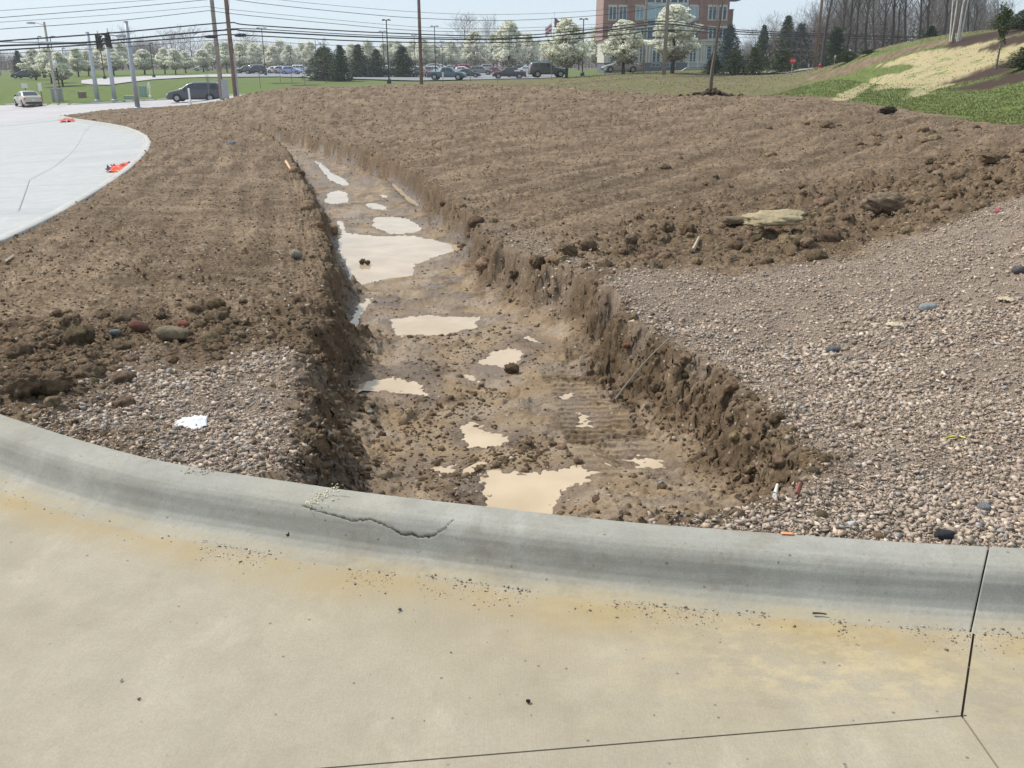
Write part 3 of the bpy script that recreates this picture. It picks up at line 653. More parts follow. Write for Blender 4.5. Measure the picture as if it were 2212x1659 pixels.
mb.add([(*(J0k + dd_ * a + nn * w_), b) for w_ in (-.012, .012) for a, b in pf], [tuple(range(len(pf))), tuple(range(len(pf), 2 * len(pf)))[::-1]] + [(q, q + len(pf), (q + 1) % len(pf) + len(pf), (q + 1) % len(pf)) for q in range(len(pf))]); o = mb.build('joint_filler', MAT_JF); o['kind'] = 'structure'
# ---------------------------------------------------------------- left concrete lot, its kerb, and the road beyond
k = concrete('pale_lot_concrete', (.42, .42, .41), (.40, .36, .30), (.48, .48, .47)); k.bump(k.noise(14, 3, .6, sc=(.3, 2, 1)), .15, .003); cc = k.p.inputs['Base Color'].links[0].from_socket; k.col(k.mix(k.rng(k.noise(.5, 6, .7, sc=(.12, 1, 1)), .52, .70, 0, .4), cc, (.25, .255, .26))); MAT_LOT = k.m
k = NT('road_concrete'); k.col(k.mix(k.rng(k.noise(.35, 5), .3, .7), (.36, .335, .335), (.44, .415, .41))); k.set(Roughness=.8); MAT_RD = k.m
k = NT('car_park_asphalt'); k.col(k.mix(k.rng(k.noise(.2, 5), .3, .7), (.17, .17, .175), (.25, .25, .255))); k.set(Roughness=.85); MAT_AS = k.m
def sheet(name, rows, mat, off, n=2, wear=False):
    """rows: list of (x0, x1, y) or of two end points; strips follow the smooth ground"""
    V = []
    for r in rows:
        a, b = (np.array((r[0], r[2])), np.array((r[1], r[2]))) if len(r) == 3 else map(np.array, r)
        for t in np.linspace(0, 1, n):
            p = a * (1 - t) + b * t; V.append((p[0], p[1], 0))
    V = np.array(V, float); V[:, 2] = B(V[:, 0], V[:, 1]) + off; i = np.arange(len(V)).reshape(len(rows), n)
    F = np.c_[i[:-1, :-1].ravel(), i[:-1, 1:].ravel(), i[1:, 1:].ravel(), i[1:, :-1].ravel()]
    at = {'wear': np.zeros((len(V), 3))} if wear else None
    return tag(obj_np(name, V, F, mat, None, at, True), kind='structure')
yy = np.r_[np.arange(6.6, 64, .45), 65.2]; o = np.argsort(LKW[:, 1]); LKS = curve(LKW, .1)
os_ = np.argsort(LKS[:, 1]); xr = np.interp(yy, LKS[os_, 1], LKS[os_, 0])
sheet('concrete_lot', [(-110, a - .16, b) for a, b in zip(xr, yy)], MAT_LOT, -.115, 40, True)
MAT_SJ = simple('tooled_joint', (.33, .33, .32), .9)
for q in ([(-300, 388), (64, 388), (118, 360), (277, 362)], [(118, 360), (155, 330), (180, 290), (200, 264)], [(-300, 300), (170, 300)], [(-200, 470), (40, 455), (64, 388)]):
    P_ = np.array([hit(a_, b_, lambda X, Y: B(X, Y) - .115)[:2] for a_, b_ in q]); w_ = .006; V_ = []; P_ = np.array([np.array([np.interp(t, range(len(P_)), P_[:, i]) for i in (0, 1)]) for t in np.linspace(0, len(P_) - 1, 60)]); t_ = np.gradient(P_, axis=0); t_ /= np.hypot(*t_.T)[:, None]
    for p_, d_ in zip(P_, t_): V_ += [(p_[0] - d_[1] * w_, p_[1] + d_[0] * w_), (p_[0] + d_[1] * w_, p_[1] - d_[0] * w_)]
    V_ = np.array(V_); V_ = np.c_[V_, B(V_[:, 0], V_[:, 1]) - .109]; tag(obj_np('slab_joint', V_, np.array([(2 * i, 2 * i + 1, 2 * i + 3, 2 * i + 2) for i in range(59)]), MAT_SJ), kind='structure')
xs = np.arange(-110, -8, 1.5); yn = np.interp(xs, DIRT_FAR[:, 0], DIRT_FAR[:, 1], left=65.2); yn = np.where(xs > DIRT_FAR[-1, 0], DIRT_FAR[-1, 1] + (xs - DIRT_FAR[-1, 0]) * .12, yn); yf = np.interp(xs, FARK[:, 0], FARK[:, 1])
sheet('road', [((x, a), (x, b)) for x, a, b in zip(xs, yn, yf)], MAT_RD, -.115, 24)
def sweep(name, path, prof, mat, wear=False, zoff=0):
    path = np.asarray(path, float); t = np.gradient(path, axis=0); t /= np.hypot(*t.T)[:, None]; n = np.c_[t[:, 1], -t[:, 0]]; z = B(path[:, 0], path[:, 1]) + zoff
    V = np.array([[(p[0] + a * m[0], p[1] + a * m[1], q + b) for a, b in prof] for p, m, q in zip(path, n, z)]); L, m = V.shape[:2]; i = np.arange(L * m).reshape(L, m)
    F = [np.c_[i[:-1, :-1].ravel(), i[:-1, 1:].ravel(), i[1:, 1:].ravel(), i[1:, :-1].ravel()], i[0][None, ::-1], i[-1][None, :]]
    return tag(obj_np(name, V.reshape(-1, 3), F, mat, None, {'wear': np.zeros((L * m, 3))} if wear else None, False), kind='structure')
k = concrete('pale_kerb_concrete', (.42, .41, .38), (.45, .40, .33), (.50, .49, .46)); MAT_KL = k.m
sweep('kerb', LKS, [(.02, -.35), (.02, .015), (.0, .03), (-.12, .03), (-.15, .0), (-.17, -.10), (-.30, -.112), (-.30, -.2)], MAT_KL, True)
sweep('kerb', curve(FARK, .8), [(.0, -.2), (.0, -.06), (-.25, .0), (-.4, -.01), (-.4, -.2)], MAT_KL, True)
# ---------------------------------------------------------------- loose stones and clods
rs = np.random.RandomState(7)
def hulls(n, pts, flat, seed):
    out = []; r = np.random.RandomState(seed)
    for _ in range(n):
        P = r.normal(size=(pts, 3)); P /= (np.abs(P) ** 3.5).sum(1)[:, None] ** (1 / 3.5); P *= r.uniform(.75, 1.0, (pts, 1)); P *= np.array([1, r.uniform(.5, .9), r.uniform(flat, flat + .3)]) * .55
        bm = bmesh.new(); [bm.verts.new(p) for p in P.tolist()]; g = bmesh.ops.convex_hull(bm, input=bm.verts)
        bmesh.ops.delete(bm, geom=[v for v in bm.verts if not v.link_faces], context='VERTS'); bmesh.ops.triangulate(bm, faces=bm.faces); bmesh.ops.recalc_face_normals(bm, faces=bm.faces)
        bm.verts.index_update(); out.append((np.array([v.co[:] for v in bm.verts]), np.array([[v.index for v in f.verts] for f in bm.faces]))); bm.free()
    return out
def lumps(n, sub, amp, seed, flat=.75, crease=1):
    out = []
    for i in range(n):
        bm = bmesh.new(); bmesh.ops.create_icosphere(bm, subdivisions=sub, radius=.5); P = np.array([v.co[:] for v in bm.verts]); F = np.array([[v.index for v in f.verts] for f in bm.faces]); bm.free()
        q = P * 3.2 + i * 9.1; d = vn(q[:, 0] + q[:, 2] * .7, q[:, 1] - q[:, 2] * .6, seed + i) + .6 * vn(q[:, 0] * 2.3 + q[:, 2], q[:, 1] * 2.3 + q[:, 2] * 1.7, seed + 50 + i)
        d = (.45 - 1.3 * np.abs(d)) + .35 * vn(q[:, 0] * 5 + q[:, 2] * 3, q[:, 1] * 5 - q[:, 2] * 4, seed + 90 + i); P = P * np.maximum(.25, 1 + amp * d)[:, None] * np.array([1, .85, flat]); out.append((P, F))
    return out
def scatter(name, shapes, P, size, tint, mat, sink=.15, smooth=False, tilt=.5, obj=None):
    n = len(P); which = rs.randint(0, len(shapes), n); Vs, Fs, Cs = [], [], []; off = 0
    for w in range(len(shapes)):
        i = np.where(which == w)[0]; V0, F0 = shapes[w]
        if not len(i): continue
        a = rs.uniform(0, 6.283, len(i)); b = rs.normal(0, tilt, len(i)); ca, sa, cb, sb = np.cos(a), np.sin(a), np.cos(b), np.sin(b)
        x, y, z = V0.T; x, y, z = x[None], (y[None] * cb[:, None] - z[None] * sb[:, None]), (y[None] * sb[:, None] + z[None] * cb[:, None])
        X = x * ca[:, None] - y * sa[:, None]; Yy = x * sa[:, None] + y * ca[:, None]
        V = np.stack([X, Yy, z + 0 * X], -1) * size[i][:, None, None] + P[i][:, None, :]; V[..., 2] += (.5 * .5 - sink) * size[i][:, None]
        m = len(V0); Vs.append(V.reshape(-1, 3)); Fs.append((F0[None] + (np.arange(len(i)) * m)[:, None, None]).reshape(-1, 3) + off); Cs.append(np.repeat(tint[i], m, 0)); off += m * len(i)
    o = obj_np(name, np.concatenate(Vs), np.concatenate(Fs), mat, None, {'tint': np.concatenate(Cs)}, smooth); return o
k = NT('crushed_stone'); k.coord(); k.col(k.mix(k.rng(k.noise(90, 4), .35, .65, .35, 0), k.attr('tint'), (.16, .13, .105))); k.set(Roughness=.85); k.p.inputs['Specular IOR Level'].default_value = .35; MAT_ST = k.m
k = NT('clay_clod'); k.coord(); c = k.mix(k.rng(k.noise(45, 5), .3, .65), (.5, .5, .5), (1.15, 1.15, 1.15)); k.col(k.mix(1, k.attr('tint'), c, 'MULTIPLY')); k.set(Roughness=.95); k.p.inputs['Specular IOR Level'].default_value = .15
k.bump(k.noise(60, 6, .75), 1.0, .022); MAT_CL = k.m
def persp(n, y0, y1, p, u=.74):                     # sample points with density falling as 1/Y^(p+1)... in plan
    U = rs.uniform(-u, u, n); r = rs.rand(n); e = 1 - p
    Y = (y0 ** e + r * (y1 ** e - y0 ** e)) ** (1 / e) if abs(e) > 1e-6 else y0 * (y1 / y0) ** r
    return U * Y, Y
def seat(X, Y): return np.c_[X, Y, H(X, Y)]
def stone_tint(n):
    b = 1.2 * np.array([[.42, .34, .27], [.50, .425, .35], [.35, .285, .225], [.58, .51, .43], [.30, .285, .275], [.41, .33, .285], [.24, .205, .17], [.47, .37, .27], [.38, .39, .41]])
    return b[rs.choice(len(b), n, p=[.24, .19, .18, .08, .04, .13, .08, .04, .02])] * rs.uniform(.62, 1.10, (n, 1)) * np.array([.97, .92, .865])
HS = hulls(30, 7, .38, 3)
X, Y = persp(680000, 2.3, 13, 1.15); ok = Y > kerbY(X / Y) + .01; X, Y = X[ok], Y[ok]
m = masks(X, Y); g = m['gr'] * (m['td'] < -.01) + m['gr'] * (m['td'] >= 0) * .35
pf = fbm(X * 1.4, Y * 1.4, 4, 201, .6); patch = np.clip(.85 + .8 * pf, .45, 1)
ok = (rs.rand(len(X)) < g * patch); X, Y = X[ok], Y[ok]
pf = pf[ok]; s = (.0068 + .0045 * np.clip(pf + .4, 0, 1)) * (1 - rs.rand(len(X)) * .996) ** (-1 / 2.15); s = np.minimum(s, .048) * (.8 + .35 * sst(-.2, .8, fbm(X * .9, Y * .9, 2, 202)))
s = np.maximum(s, Y * .0019)
print('gravel', len(X)); o = scatter('gravel', HS, seat(X, Y), s, stone_tint(len(X)), MAT_ST, .10, False, .6); tag(o, 'pinkish grey crushed stone spread over the bank beside the trench', 'gravel', kind='stuff')
# pebbles in the dirt, in the trench and spilled on the far strip
X, Y = persp(90000, 2.4, 34, 1.5); ok = (Y > kerbY(X / Y) + .02); X, Y = X[ok], Y[ok]; m = masks(X, Y)
pr = (1 - m['gr']) * np.where(m['td'] > 0, .16, .62) * (.2 + 1.1 * np.clip(fbm(X * 1.3, Y * 1.3, 3, 205) + .3, 0, 1)) * (m['back'] < 0) * (pave(X, Y) < .5)

for on, wv, am in tread(X, Y): pr = pr * (1 - on)
ok = rs.rand(len(X)) < pr; X, Y = X[ok], Y[ok]
s = np.minimum(.009 * (1 - rs.rand(len(X)) * .99) ** (-1 / 2.4), .05); s = np.maximum(s, Y * .0018)
print('pebbles', len(X)); o = scatter('pebbles', HS, seat(X, Y), s, stone_tint(len(X)) * .9, MAT_ST, .16, False, .6); tag(o, 'pale pebbles strewn through the brown dirt and the muddy trench floor', 'pebbles', kind='stuff')
# clods
def clod_tint(n): return np.array([.205, .142, .088]) * rs.uniform(.6, 1.35, (n, 1)) * (1 + rs.normal(0, .03, (n, 3)))
LS = hulls(14, 9, .55, 31) + lumps(8, 2, .6, 300); LB = lumps(10, 3, .55, 400)
X, Y = persp(230000, 2.6, 66, 1.05); ok = (Y > kerbY(X / Y) + .05); X, Y = X[ok], Y[ok]; m = masks(X, Y)
edge = sst(.5, .05, np.abs(m['td'] - .1)); lum = np.clip(fbm(X * .8, Y * 1.1, 3, 207) * 1.5 + .25, 0, 1)
pr = (1 - m['gr'] * .97) * (.18 + .45 * lum * sst(2.5, 4, Y) + .65 * m['cl'] + .35 * edge * (1 - m['gr'])) * (m['back'] < 1) * (pave(X, Y) < .3); pr = np.where(m['td'] > .30, .05 + .8 * m['cl'] + .28 * lum, pr)
for P, lv in PUD: pr = np.where(sdist(P, X, Y) > -.02, 0, pr)
for on, wv, am in tread(X, Y): pr = pr * (1 - on)
ok = rs.rand(len(X)) < pr * .95; X, Y, cl = X[ok], Y[ok], m['cl'][ok]
s = np.minimum(.012 * (1 - rs.rand(len(X)) * .985) ** (-1 / 2.3), .05 + .05 * cl); s = np.maximum(s, Y * .0017)
print('clods', len(X)); T = clod_tint(len(X)) * (1.1 + .35 * sst(8, 16, Y))[:, None]
o = scatter('dirt_clods', lumps(14, 2, .42, 500) if 0 else LS, seat(X, Y), s, T, MAT_CL, .30, False, .5); tag(o, 'crumbly brown clay clods scattered over the graded dirt and trench edges', 'dirt clods', kind='stuff')
X, Y = persp(2600, 3, 22, 1.2); ok = Y > kerbY(X / Y) + .22; X, Y = X[ok], Y[ok]; m = masks(X, Y); pr = m['cl'] * (m['td'] < .1) * (1 - m['gr']) + .5 * (sst(.25, .05, np.abs(m['td'] - .05)) * (1 - m['gr'])); pr = pr * np.where((X < -.3) & (Y < 8) & (m['td'] > -.5), .12, 1); ok = rs.rand(len(X)) < pr; X, Y = X[ok], Y[ok]
s = .06 * (1 - rs.rand(len(X)) * .93) ** (-1 / 2.4) * (1 + .06 * np.maximum(Y - 5, 0)); o = scatter('clay_lumps', LB, seat(X, Y), s, clod_tint(len(X)) * 1.15, MAT_CL, .24, False, .4); tag(o, 'fist to head sized brown clay lumps heaped along the rough dirt band', 'clay lumps', kind='stuff')
# grit on the apron and kerb
X = rs.uniform(-2.3, 2.2, 5200); d = np.abs(rs.normal(0, .055, 5200)); wide = rs.rand(5200) < .10; d = np.where(wide, rs.uniform(0, 1.6, 5200), d); Y = frontY(X) - d + .02 + .03 * vn(X * 3, X * 0, 5)
cl = fbm(X * 2.6, X * 0, 3, 9) > -.02; keep = ((cl & (X > -1.1)) | (rs.rand(len(X)) < .08)) & ((~wide) | (rs.rand(len(X)) < .4)); X, Y = X[keep], Y[keep]; s = .003 * (1 - rs.rand(len(X)) * .99) ** (-1 / 2.4); s = np.minimum(s, .014)
T = np.where(rs.rand(len(X), 1) < .45, clod_tint(len(X)), stone_tint(len(X)) * 1.1)
o = scatter('grit', HS, np.c_[X, Y, 0 * X - .001], s, T, MAT_ST, .05, False, .3); tag(o, 'fine grit and soil crumbs washed along the foot of the kerb', 'grit', kind='stuff')
# ---------------------------------------------------------------- single stones, bricks, litter
def rock(name, px, py, size, shape, col, label, cat='rock', sub=3, amp=.25, rz=0, tilt=(0, 0), sink=.3, rough=.9, f=None, mat=None, bump=.6, seed=0, Z=None):
    p = hit(px, py, f or Hs) if Z is None else atZ(px, py, Z)
    bm = bmesh.new(); bmesh.ops.create_icosphere(bm, subdivisions=sub, radius=.5); V = np.array([v.co[:] for v in bm.verts]); F = np.array([[v.index for v in q.verts] for q in bm.faces]); bm.free()
    V = np.sign(V) * np.abs(V * 2) ** .8 * .5; q = V * 3 + seed * 7.3
    for t, w in ((1, 1), (2.3, .6), (5, .4), (11, .22)): V = V * (1 + amp * w * vn(q[:, 0] * t + q[:, 2] * t * .8, q[:, 1] * t - q[:, 2] * t * .6, 700 + seed + int(t)))[:, None]
    if name == 'dirt_clod':
        q = V * 3 + seed * 3.1; dd = (.4 - 1.3 * np.abs(vn(q[:, 0] + q[:, 2], q[:, 1] - q[:, 2], seed))) + .5 * (.3 - np.abs(vn(q[:, 0] * 3 - q[:, 2] * 2, q[:, 1] * 3 + q[:, 2] * 2, seed + 1))) + .3 * vn(q[:, 0] * 8 - q[:, 2] * 6, q[:, 1] * 8 + q[:, 2] * 6, seed + 2); V = V * (1 + .34 * dd)[:, None]
    V = V * np.array(shape) * size * .72
    M = np.array((Matrix.Rotation(rz, 3, 'Z') @ Matrix.Rotation(tilt[0], 3, 'X') @ Matrix.Rotation(tilt[1], 3, 'Y'))); V = V @ M.T
    o = obj_np(name, V, F, mat or simple(name + '_surface', col, rough, 0, .18, 14 / max(size, .05) * .3, 1.0, .25), None, None, False)
    o.location = (p[0], p[1], p[2] + (V[:, 2].max()) * (1 - sink)); tag(o, label, cat); return o
def Hs(X, Y): return H(np.atleast_1d(X), np.atleast_1d(Y))
DC = (.21, .145, .088)
o = rock('concrete_chunk', 1670, 496, .78, (1, .42, .15), (.42, .34, .21), 'flat mossy tan chunk of old concrete lying across the dirt clods', 'concrete chunk', 4,   .30, .08, (.30, -.06), -.35, seed=2)
rock('rock', 1588, 482, .42, (1, .5, .28), (.23, .175, .115), 'flat brown rock lying just behind the mossy concrete chunk', sub=3, amp=.2, sink=.3, seed=3)
rock('rock', 641, 560, .15, (1, .7, .9), (.37, .34, .25), 'pale angular rock standing on the left bank beside the trench', sub=2, amp=.28, tilt=(.3, .5), sink=.15, seed=4)
rock('broken_brick', 302, 714, .16, (1, .7, .55), (.22, .095, .07), 'dull red piece of broken brick among clods on the left strip', 'brick', sub=2, amp=.2, tilt=(.2, .5), sink=.3, seed=5)
rock('broken_brick', 396, 705, .10, (1, .7, .5), (.38, .14, .10), 'bright red small brick fragment right of the duller brick', 'brick', sub=2, amp=.25, tilt=(.3, .2), sink=.3, seed=6)
rock('rock', 373, 733, .27, (1, .75, .45), (.27, .21, .135), 'sandy brown flat block of clay below the red brick fragments', sub=3, amp=.16, tilt=(-.3, .1), sink=.3, seed=7)
rock('rock', 249, 722, .10, (1, .7, .5), (.22, .235, .23), 'smooth blue grey stone lying left of the dull red brick', sub=3, amp=.1, sink=.3, seed=8)
rock('rock', 2003, 672, .145, (1, .75, .55), (.44, .45, .44), 'light blue grey stone, the largest pale one on the gravel bank', sub=2, amp=.15, sink=.2, seed=9)
rock('rock', 2125, 1100, .062, (1, .85, .5), (.38, .375, .39), 'round lilac grey stone in gravel near the right end of the kerb', sub=2, amp=.12, sink=.2, seed=10)
rock('rock', 2038, 1163, .085, (1, .7, .55), (.07, .07, .075), 'black wet stone in the gravel touching the kerb back', sub=2, amp=.25, sink=.2, seed=11)
rock('rock', 1800, 760, .11, (1, .7, .55), (.22, .22, .215), 'dark slate stone in the middle of the gravel bank', sub=2, amp=.2, sink=.3, seed=12)
rock('rock', 2240 - 40, 590, .13, (1, .7, .6), (.18, .17, .165), 'dark brown stone at the right edge of the gravel bank', sub=2, amp=.2, sink=.3, seed=13)
rock('rock', 1352, 1040 - 290, .075, (1, .75, .6), (.34, .16, .08), 'rusty orange stone under the trench wall overhang', sub=2, amp=.2, sink=.3, seed=14)
rock('rock', 883, 914, .05, (1, .5, .35), (.36, .25, .235), 'pinkish flat stone lying on the smooth trench floor', sub=2, amp=.15, sink=.3, seed=15)
rock('rock', 799, 893, .05, (1, .7, .6), (.52, .52, .50), 'white stone at the foot of the left trench bank', sub=2, amp=.15, sink=.3, seed=16)
rock('rock', 803, 880, .06, (1, .7, .6), (.10, .10, .11), 'black stone just above the white one by the left bank', sub=2, amp=.2, sink=.3, seed=17)
rock('rock', 864, 1318, .016, (1, .7, .7), (.22, .25, .29), 'blue grey chip of stone alone on the concrete road', sub=2, amp=.2, sink=.0, seed=18, Z=0)
rock('rock', 1141, 1517, .017, (1, .8, .7), (.045, .03, .025), 'dark brown pebble alone on the concrete road', sub=2, amp=.15, sink=.0, seed=19, Z=0)
rock('dirt_clod', 628, 1165, .042, (1, .8, .8), (.05, .032, .02), 'dark crumbly dirt clod in the gutter under the kerb', 'dirt clod', 3, .4, sink=.1, seed=20, Z=.004)
rock('dirt_clod', 783, 570, .085, (1, .8, .9), DC, 'left one of two touching clods standing in the big puddle', 'dirt clod', 3, .35, sink=.25, seed=21, f=trench_floor)
rock('dirt_clod', 794, 571, .085, (1, .8, .8), DC, 'right one of two touching clods standing in the big puddle', 'dirt clod', 3, .35, sink=.25, seed=22, f=trench_floor)
rock('dirt_clod', 1906, 453, .48, (1, .6, .5), (.27, .20, .135), 'big rounded pale brown clod on the rough dirt right of the concrete chunk', 'dirt clod', 4, .28, sink=.35, seed=23)
rock('dirt_clod', 1916, 246, .50, (1, .5, .42), (.055, .04, .027), 'dark shaggy clod on the skyline of the dirt mound at right', 'dirt clod', 4, .4, sink=.2, seed=24)
rock('dirt_clod', 2135, 350, .28, (1, .6, .5), DC, 'large brown clod near the right edge of the dirt mound', 'dirt clod', 4, .3, sink=.35, seed=25)
for i, (a, b, sz, lb) in enumerate(((1270, 541, .20, 'dark upright clod at the tip of the rough dirt beside the trench'), (1225, 556, .25, 'long dark clod lying on the trench shoulder'), (1110, 600, .17, 'wet clod in the trench under the right shoulder'),
        (1160, 575, .2, 'brown clod between the trench edge and the long dark clod'), (52, 855, .2, 'cracked clay clod by the near kerb at the left edge'), (120, 850, .2, 'upright clay clod second from the left edge near the kerb'), (150, 707, .13, 'dark clay clod on the left strip above the gravel patch'),
        (1440, 500, .22, 'reddish brown clod left of the concrete chunk'), (2010, 355, .2, 'brown clod half way up the rough dirt at right'), (1105, 715 + 90, .12, 'lumpy wet clod beside the narrow puddle'), (945, 848, .0, ''))):
    if sz: rock('dirt_clod', a, b, sz, (1, .7, .7), DC, lb, 'dirt clod', 4, .25, i * .7, (.2, .1), .25, seed=30 + i)
# litter
m_paper = simple('white_paper', (.62, .63, .64), .8, 0, .03, 10)
def crumple(name, px, py, w, h, mat, label, cat, seed, amp=.35, n=14, rz=0, holes=0, f=None, Z=None, lift=.4, two=None):
    p = hit(px, py, f or Hs) if Z is None else atZ(px, py, Z)
    g = np.linspace(-.5, .5, n); A, C = np.meshgrid(g, g); rr = 1 + .16 * fbm(A * 4 + seed, C * 4, 3, seed)
    X = A * w * rr; Y = C * h * rr; Z0 = np.abs(fbm(A * 5 + seed, C * 5, 3, seed + 3)) * amp * w + lift * w * np.clip(.5 - np.hypot(A, C), 0, 1) * .5
    i = np.arange(n * n).reshape(n, n); F = np.c_[i[:-1, :-1].ravel(), i[:-1, 1:].ravel(), i[1:, 1:].ravel(), i[1:, :-1].ravel()]
    if holes: fc = F[:, 0]; kp = (np.abs(vn(A.ravel()[fc] * 5 + seed, C.ravel()[fc] * 5, seed + 9)) > -1) & (np.hypot(A.ravel()[fc], C.ravel()[fc]) < .56); F = F[kp]
    V = np.c_[X.ravel(), Y.ravel(), Z0.ravel()]
    if two:
        tc = np.where((vn(A * 3 + seed, C * 3, seed + 4) > .12).ravel()[:, None], np.array([two[1]]), np.array([two[0]])); at = {'tint': tc}
    else: at = None
    o = obj_np(name, V, F, mat, None, at, False); o.location = (p[0], p[1], p[2] + .006); o.rotation_euler.z = rz
    so = o.modifiers.new('t', 'SOLIDIFY'); so.thickness = .0015; tag(o, label, cat); return o
crumple('paper_scrap', 413, 918, .135, .16, m_paper, 'torn white paper lying on the gravel behind the near kerb', 'paper', 3, .16, 16, .3, 1)
k = NT('orange_plastic'); k.col(k.attr('tint')); k.set(Roughness=.35); MAT_OR = k.m
def lot_z(X, Y): return B(X, Y) - .115
crumple('plastic_sheet', 274, 366, .85, 1.5, MAT_OR, 'crumpled orange and dark plastic sheet against the left lot kerb', 'plastic sheet', 5, .24, 22, .2, 1, lot_z, two=((.78, .10, .03), (.05, .03, .06)))
crumple('plastic_sheet', 268, 379, .5, .9, MAT_OR, 'thin flat orange scrap just in front of the crumpled plastic sheet', 'plastic sheet', 8, .04, 12, .2, 1, lot_z, lift=.1, two=((.62, .16, .09), (.62, .2, .12)))
crumple('plastic_scrap', 147, 262, 1.0, 2.4, MAT_OR, 'small red orange plastic scrap at the far tip of the lot kerb', 'plastic scrap', 6, .3, 14, .4, 1, lot_z, two=((.62, .08, .03), (.30, .04, .03)))
m_wood = simple('raw_pine', (.52, .33, .17), .7, 0, .15, 20); m_twig = simple('dark_twig', (.06, .045, .03), .9)
def stick(name, a, b, r, mat, label, cat, f=None, lift=.0, n=5, Z=None, bend=0, flat=False):
    P = [hit(*q, f or Hs) if Z is None else atZ(*q, Z) for q in (a, b)]; P = np.array(P); P[:, 2] += r + .004; P[1, 2] += lift
    Q = np.array([P[0] * (1 - t) + P[1] * t + np.array([0, bend * 4 * t * (1 - t), 0]) for t in np.linspace(0, 1, 7)]); mb = MB(); mb.tube(Q, np.linspace(r, r * .7, 7), n)
    return tag(mb.build(name, mat), label, cat)
stick('wooden_stake', (618, 352), (630, 372), .035, m_wood, 'orange tinted survey stake lying on the left strip', 'stake', n=4)
stick('wood_splinter', (10, 570), (30, 556), .016, simple('pale_wood', (.5, .40, .27), .7), 'pale wood splinter at the left edge of the dirt strip', 'wood piece', n=4)
stick('wood_splinter', (1497, 545), (1510, 517), .018, simple('weathered_wood', (.38, .29, .19), .8), 'tan wooden stick lying on clods left of the concrete chunk', 'wood piece', n=5)
stick('twig', (205, 1086), (258, 1088), .0035, m_twig, 'dark curved twig lying on the concrete near the left gutter', 'twig', Z=.002, bend=-.028)
stick('twig', (1755, 1329), (1785, 1331), .0035, m_twig, 'short black twig in the gutter right of centre', 'twig', Z=.002, bend=.002)
stick('twig', (0, 1009), (25, 999), .003, m_twig, 'thin brown twig at the left edge of the gutter', 'twig', Z=.002)
stick('root', (1330, 865), (1445, 745), .006, simple('grey_root', (.30, .25, .19), .8), 'thin grey root draped over the mud heap in the trench', 'root', lift=.03, bend=.05)
stick('plastic_pipe', (1672, 1079), (1678, 1059), .0085, simple('white_pvc', (.75, .70, .66), .4), 'short white pipe stub poking from the mud at the trench end', 'pipe', lift=.012, n=10)
stick('plastic_strip', (1720, 1072), (1727, 1054), .008, simple('red_brown_plastic', (.25, .07, .05), .6), 'dark red strip standing by the gravel at the trench end', 'plastic strip', lift=.01, n=4)
k = simple('yellow_strap', (.70, .62, .10), .5); s_ = stick('strap', (2035, 956), (2085, 949), .004, k, 'thin yellow strap lying on the gravel bank', 'strap', bend=.03, n=4)
stick('plastic_strip', (2150, 462), (2160, 452), .014, simple('pink_flagging', (.75, .12, .18), .5), 'bright pink scrap of flagging tape high on the gravel bank', 'flagging tape', n=4)
crumple('leaf', 2175, 650, .10, .09, simple('dry_leaf', (.44, .35, .23), .8), 'pale curled dry leaf at the right edge of the gravel', 'leaf', 12, .3, 10, 0, 1)
crumple('leaf', 1935, 705, .075, .10, simple('straw_leaf', (.48, .41, .28), .8), 'curled straw coloured leaf on the middle of the gravel bank', 'leaf', 14, .5, 9, 1, 1)
crumple('paint_flakes', 1700, 1155, .04, .012, simple('orange_paint', (.85, .30, .12), .6), 'small orange paint mark on the back of the kerb right of centre', 'paint mark', 15, .02, 6, -.1, 0, Z=.130, lift=0)
crumple('plastic_bag', 499, 311, .28, .3, simple('dark_blue_plastic', (.03, .05, .08), .4), 'dark blue lump of plastic on the far left strip', 'plastic bag', 17, .4, 12, 0, 1)
X = rs.normal(0, .020, 60); Y = rs.normal(0, .045, 60); c = atZ(697, 1072, .13); c2 = atZ(436, 1018, .13); X2 = rs.normal(0, .035, 90); Y2 = rs.normal(0, .018, 90)
o = scatter('foam_crumbs', HS, np.c_[X + Y * .5 + c[0], Y + c[1] , 0 * X + .132], rs.uniform(.006, .014, 60), np.tile([.80, .74, .48], (60, 1)), MAT_ST, .1); tag(o, 'pale yellow crumbs in a broken joint on top of the kerb', 'crumbs', kind='stuff')
o = scatter('soil_crumbs', HS, np.c_[X2 + c2[0], Y2 + c2[1], 0 * X2 + .131], rs.uniform(.004, .012, 90), stone_tint(90), MAT_ST, .1); tag(o, 'small heap of pinkish stone crumbs on the kerb top at left', 'crumbs', kind='stuff')
# ---------------------------------------------------------------- trees
def leafcloud(C, Rad, n, smin, smax, seed, up=0.0, cols=None):
    r = np.random.RandomState(seed); k = r.randint(0, len(C), n); d = r.normal(size=(n, 3)); d /= np.linalg.norm(d, axis=1)[:, None]
    P = C[k] + d * (Rad[k] * r.rand(n) ** .45)[:, None]
    a = r.normal(size=(n, 3)); a[:, 2] *= 1 - up; a /= np.linalg.norm(a, axis=1)[:, None]; b = np.cross(a, r.normal(size=(n, 3))); b /= np.linalg.norm(b, axis=1)[:, None]
    s = r.uniform(smin, smax, n)[:, None]; V = np.stack([P - a * s, P + b * s * .6, P + a * s, P - b * s * .6], 1).reshape(-1, 3)
    F = np.arange(4 * n).reshape(n, 4); T = cols[r.randint(0, len(cols), n)] * r.uniform(.8, 1.12, (n, 1)); return V, F, np.repeat(T, 4, 0), P
k = NT('foliage'); k.col(k.attr('tint')); k.set(Roughness=.7); k.p.inputs['Specular IOR Level'].default_value = .2; MAT_LF = k.m
k.p.inputs['Subsurface Weight'].default_value = 0
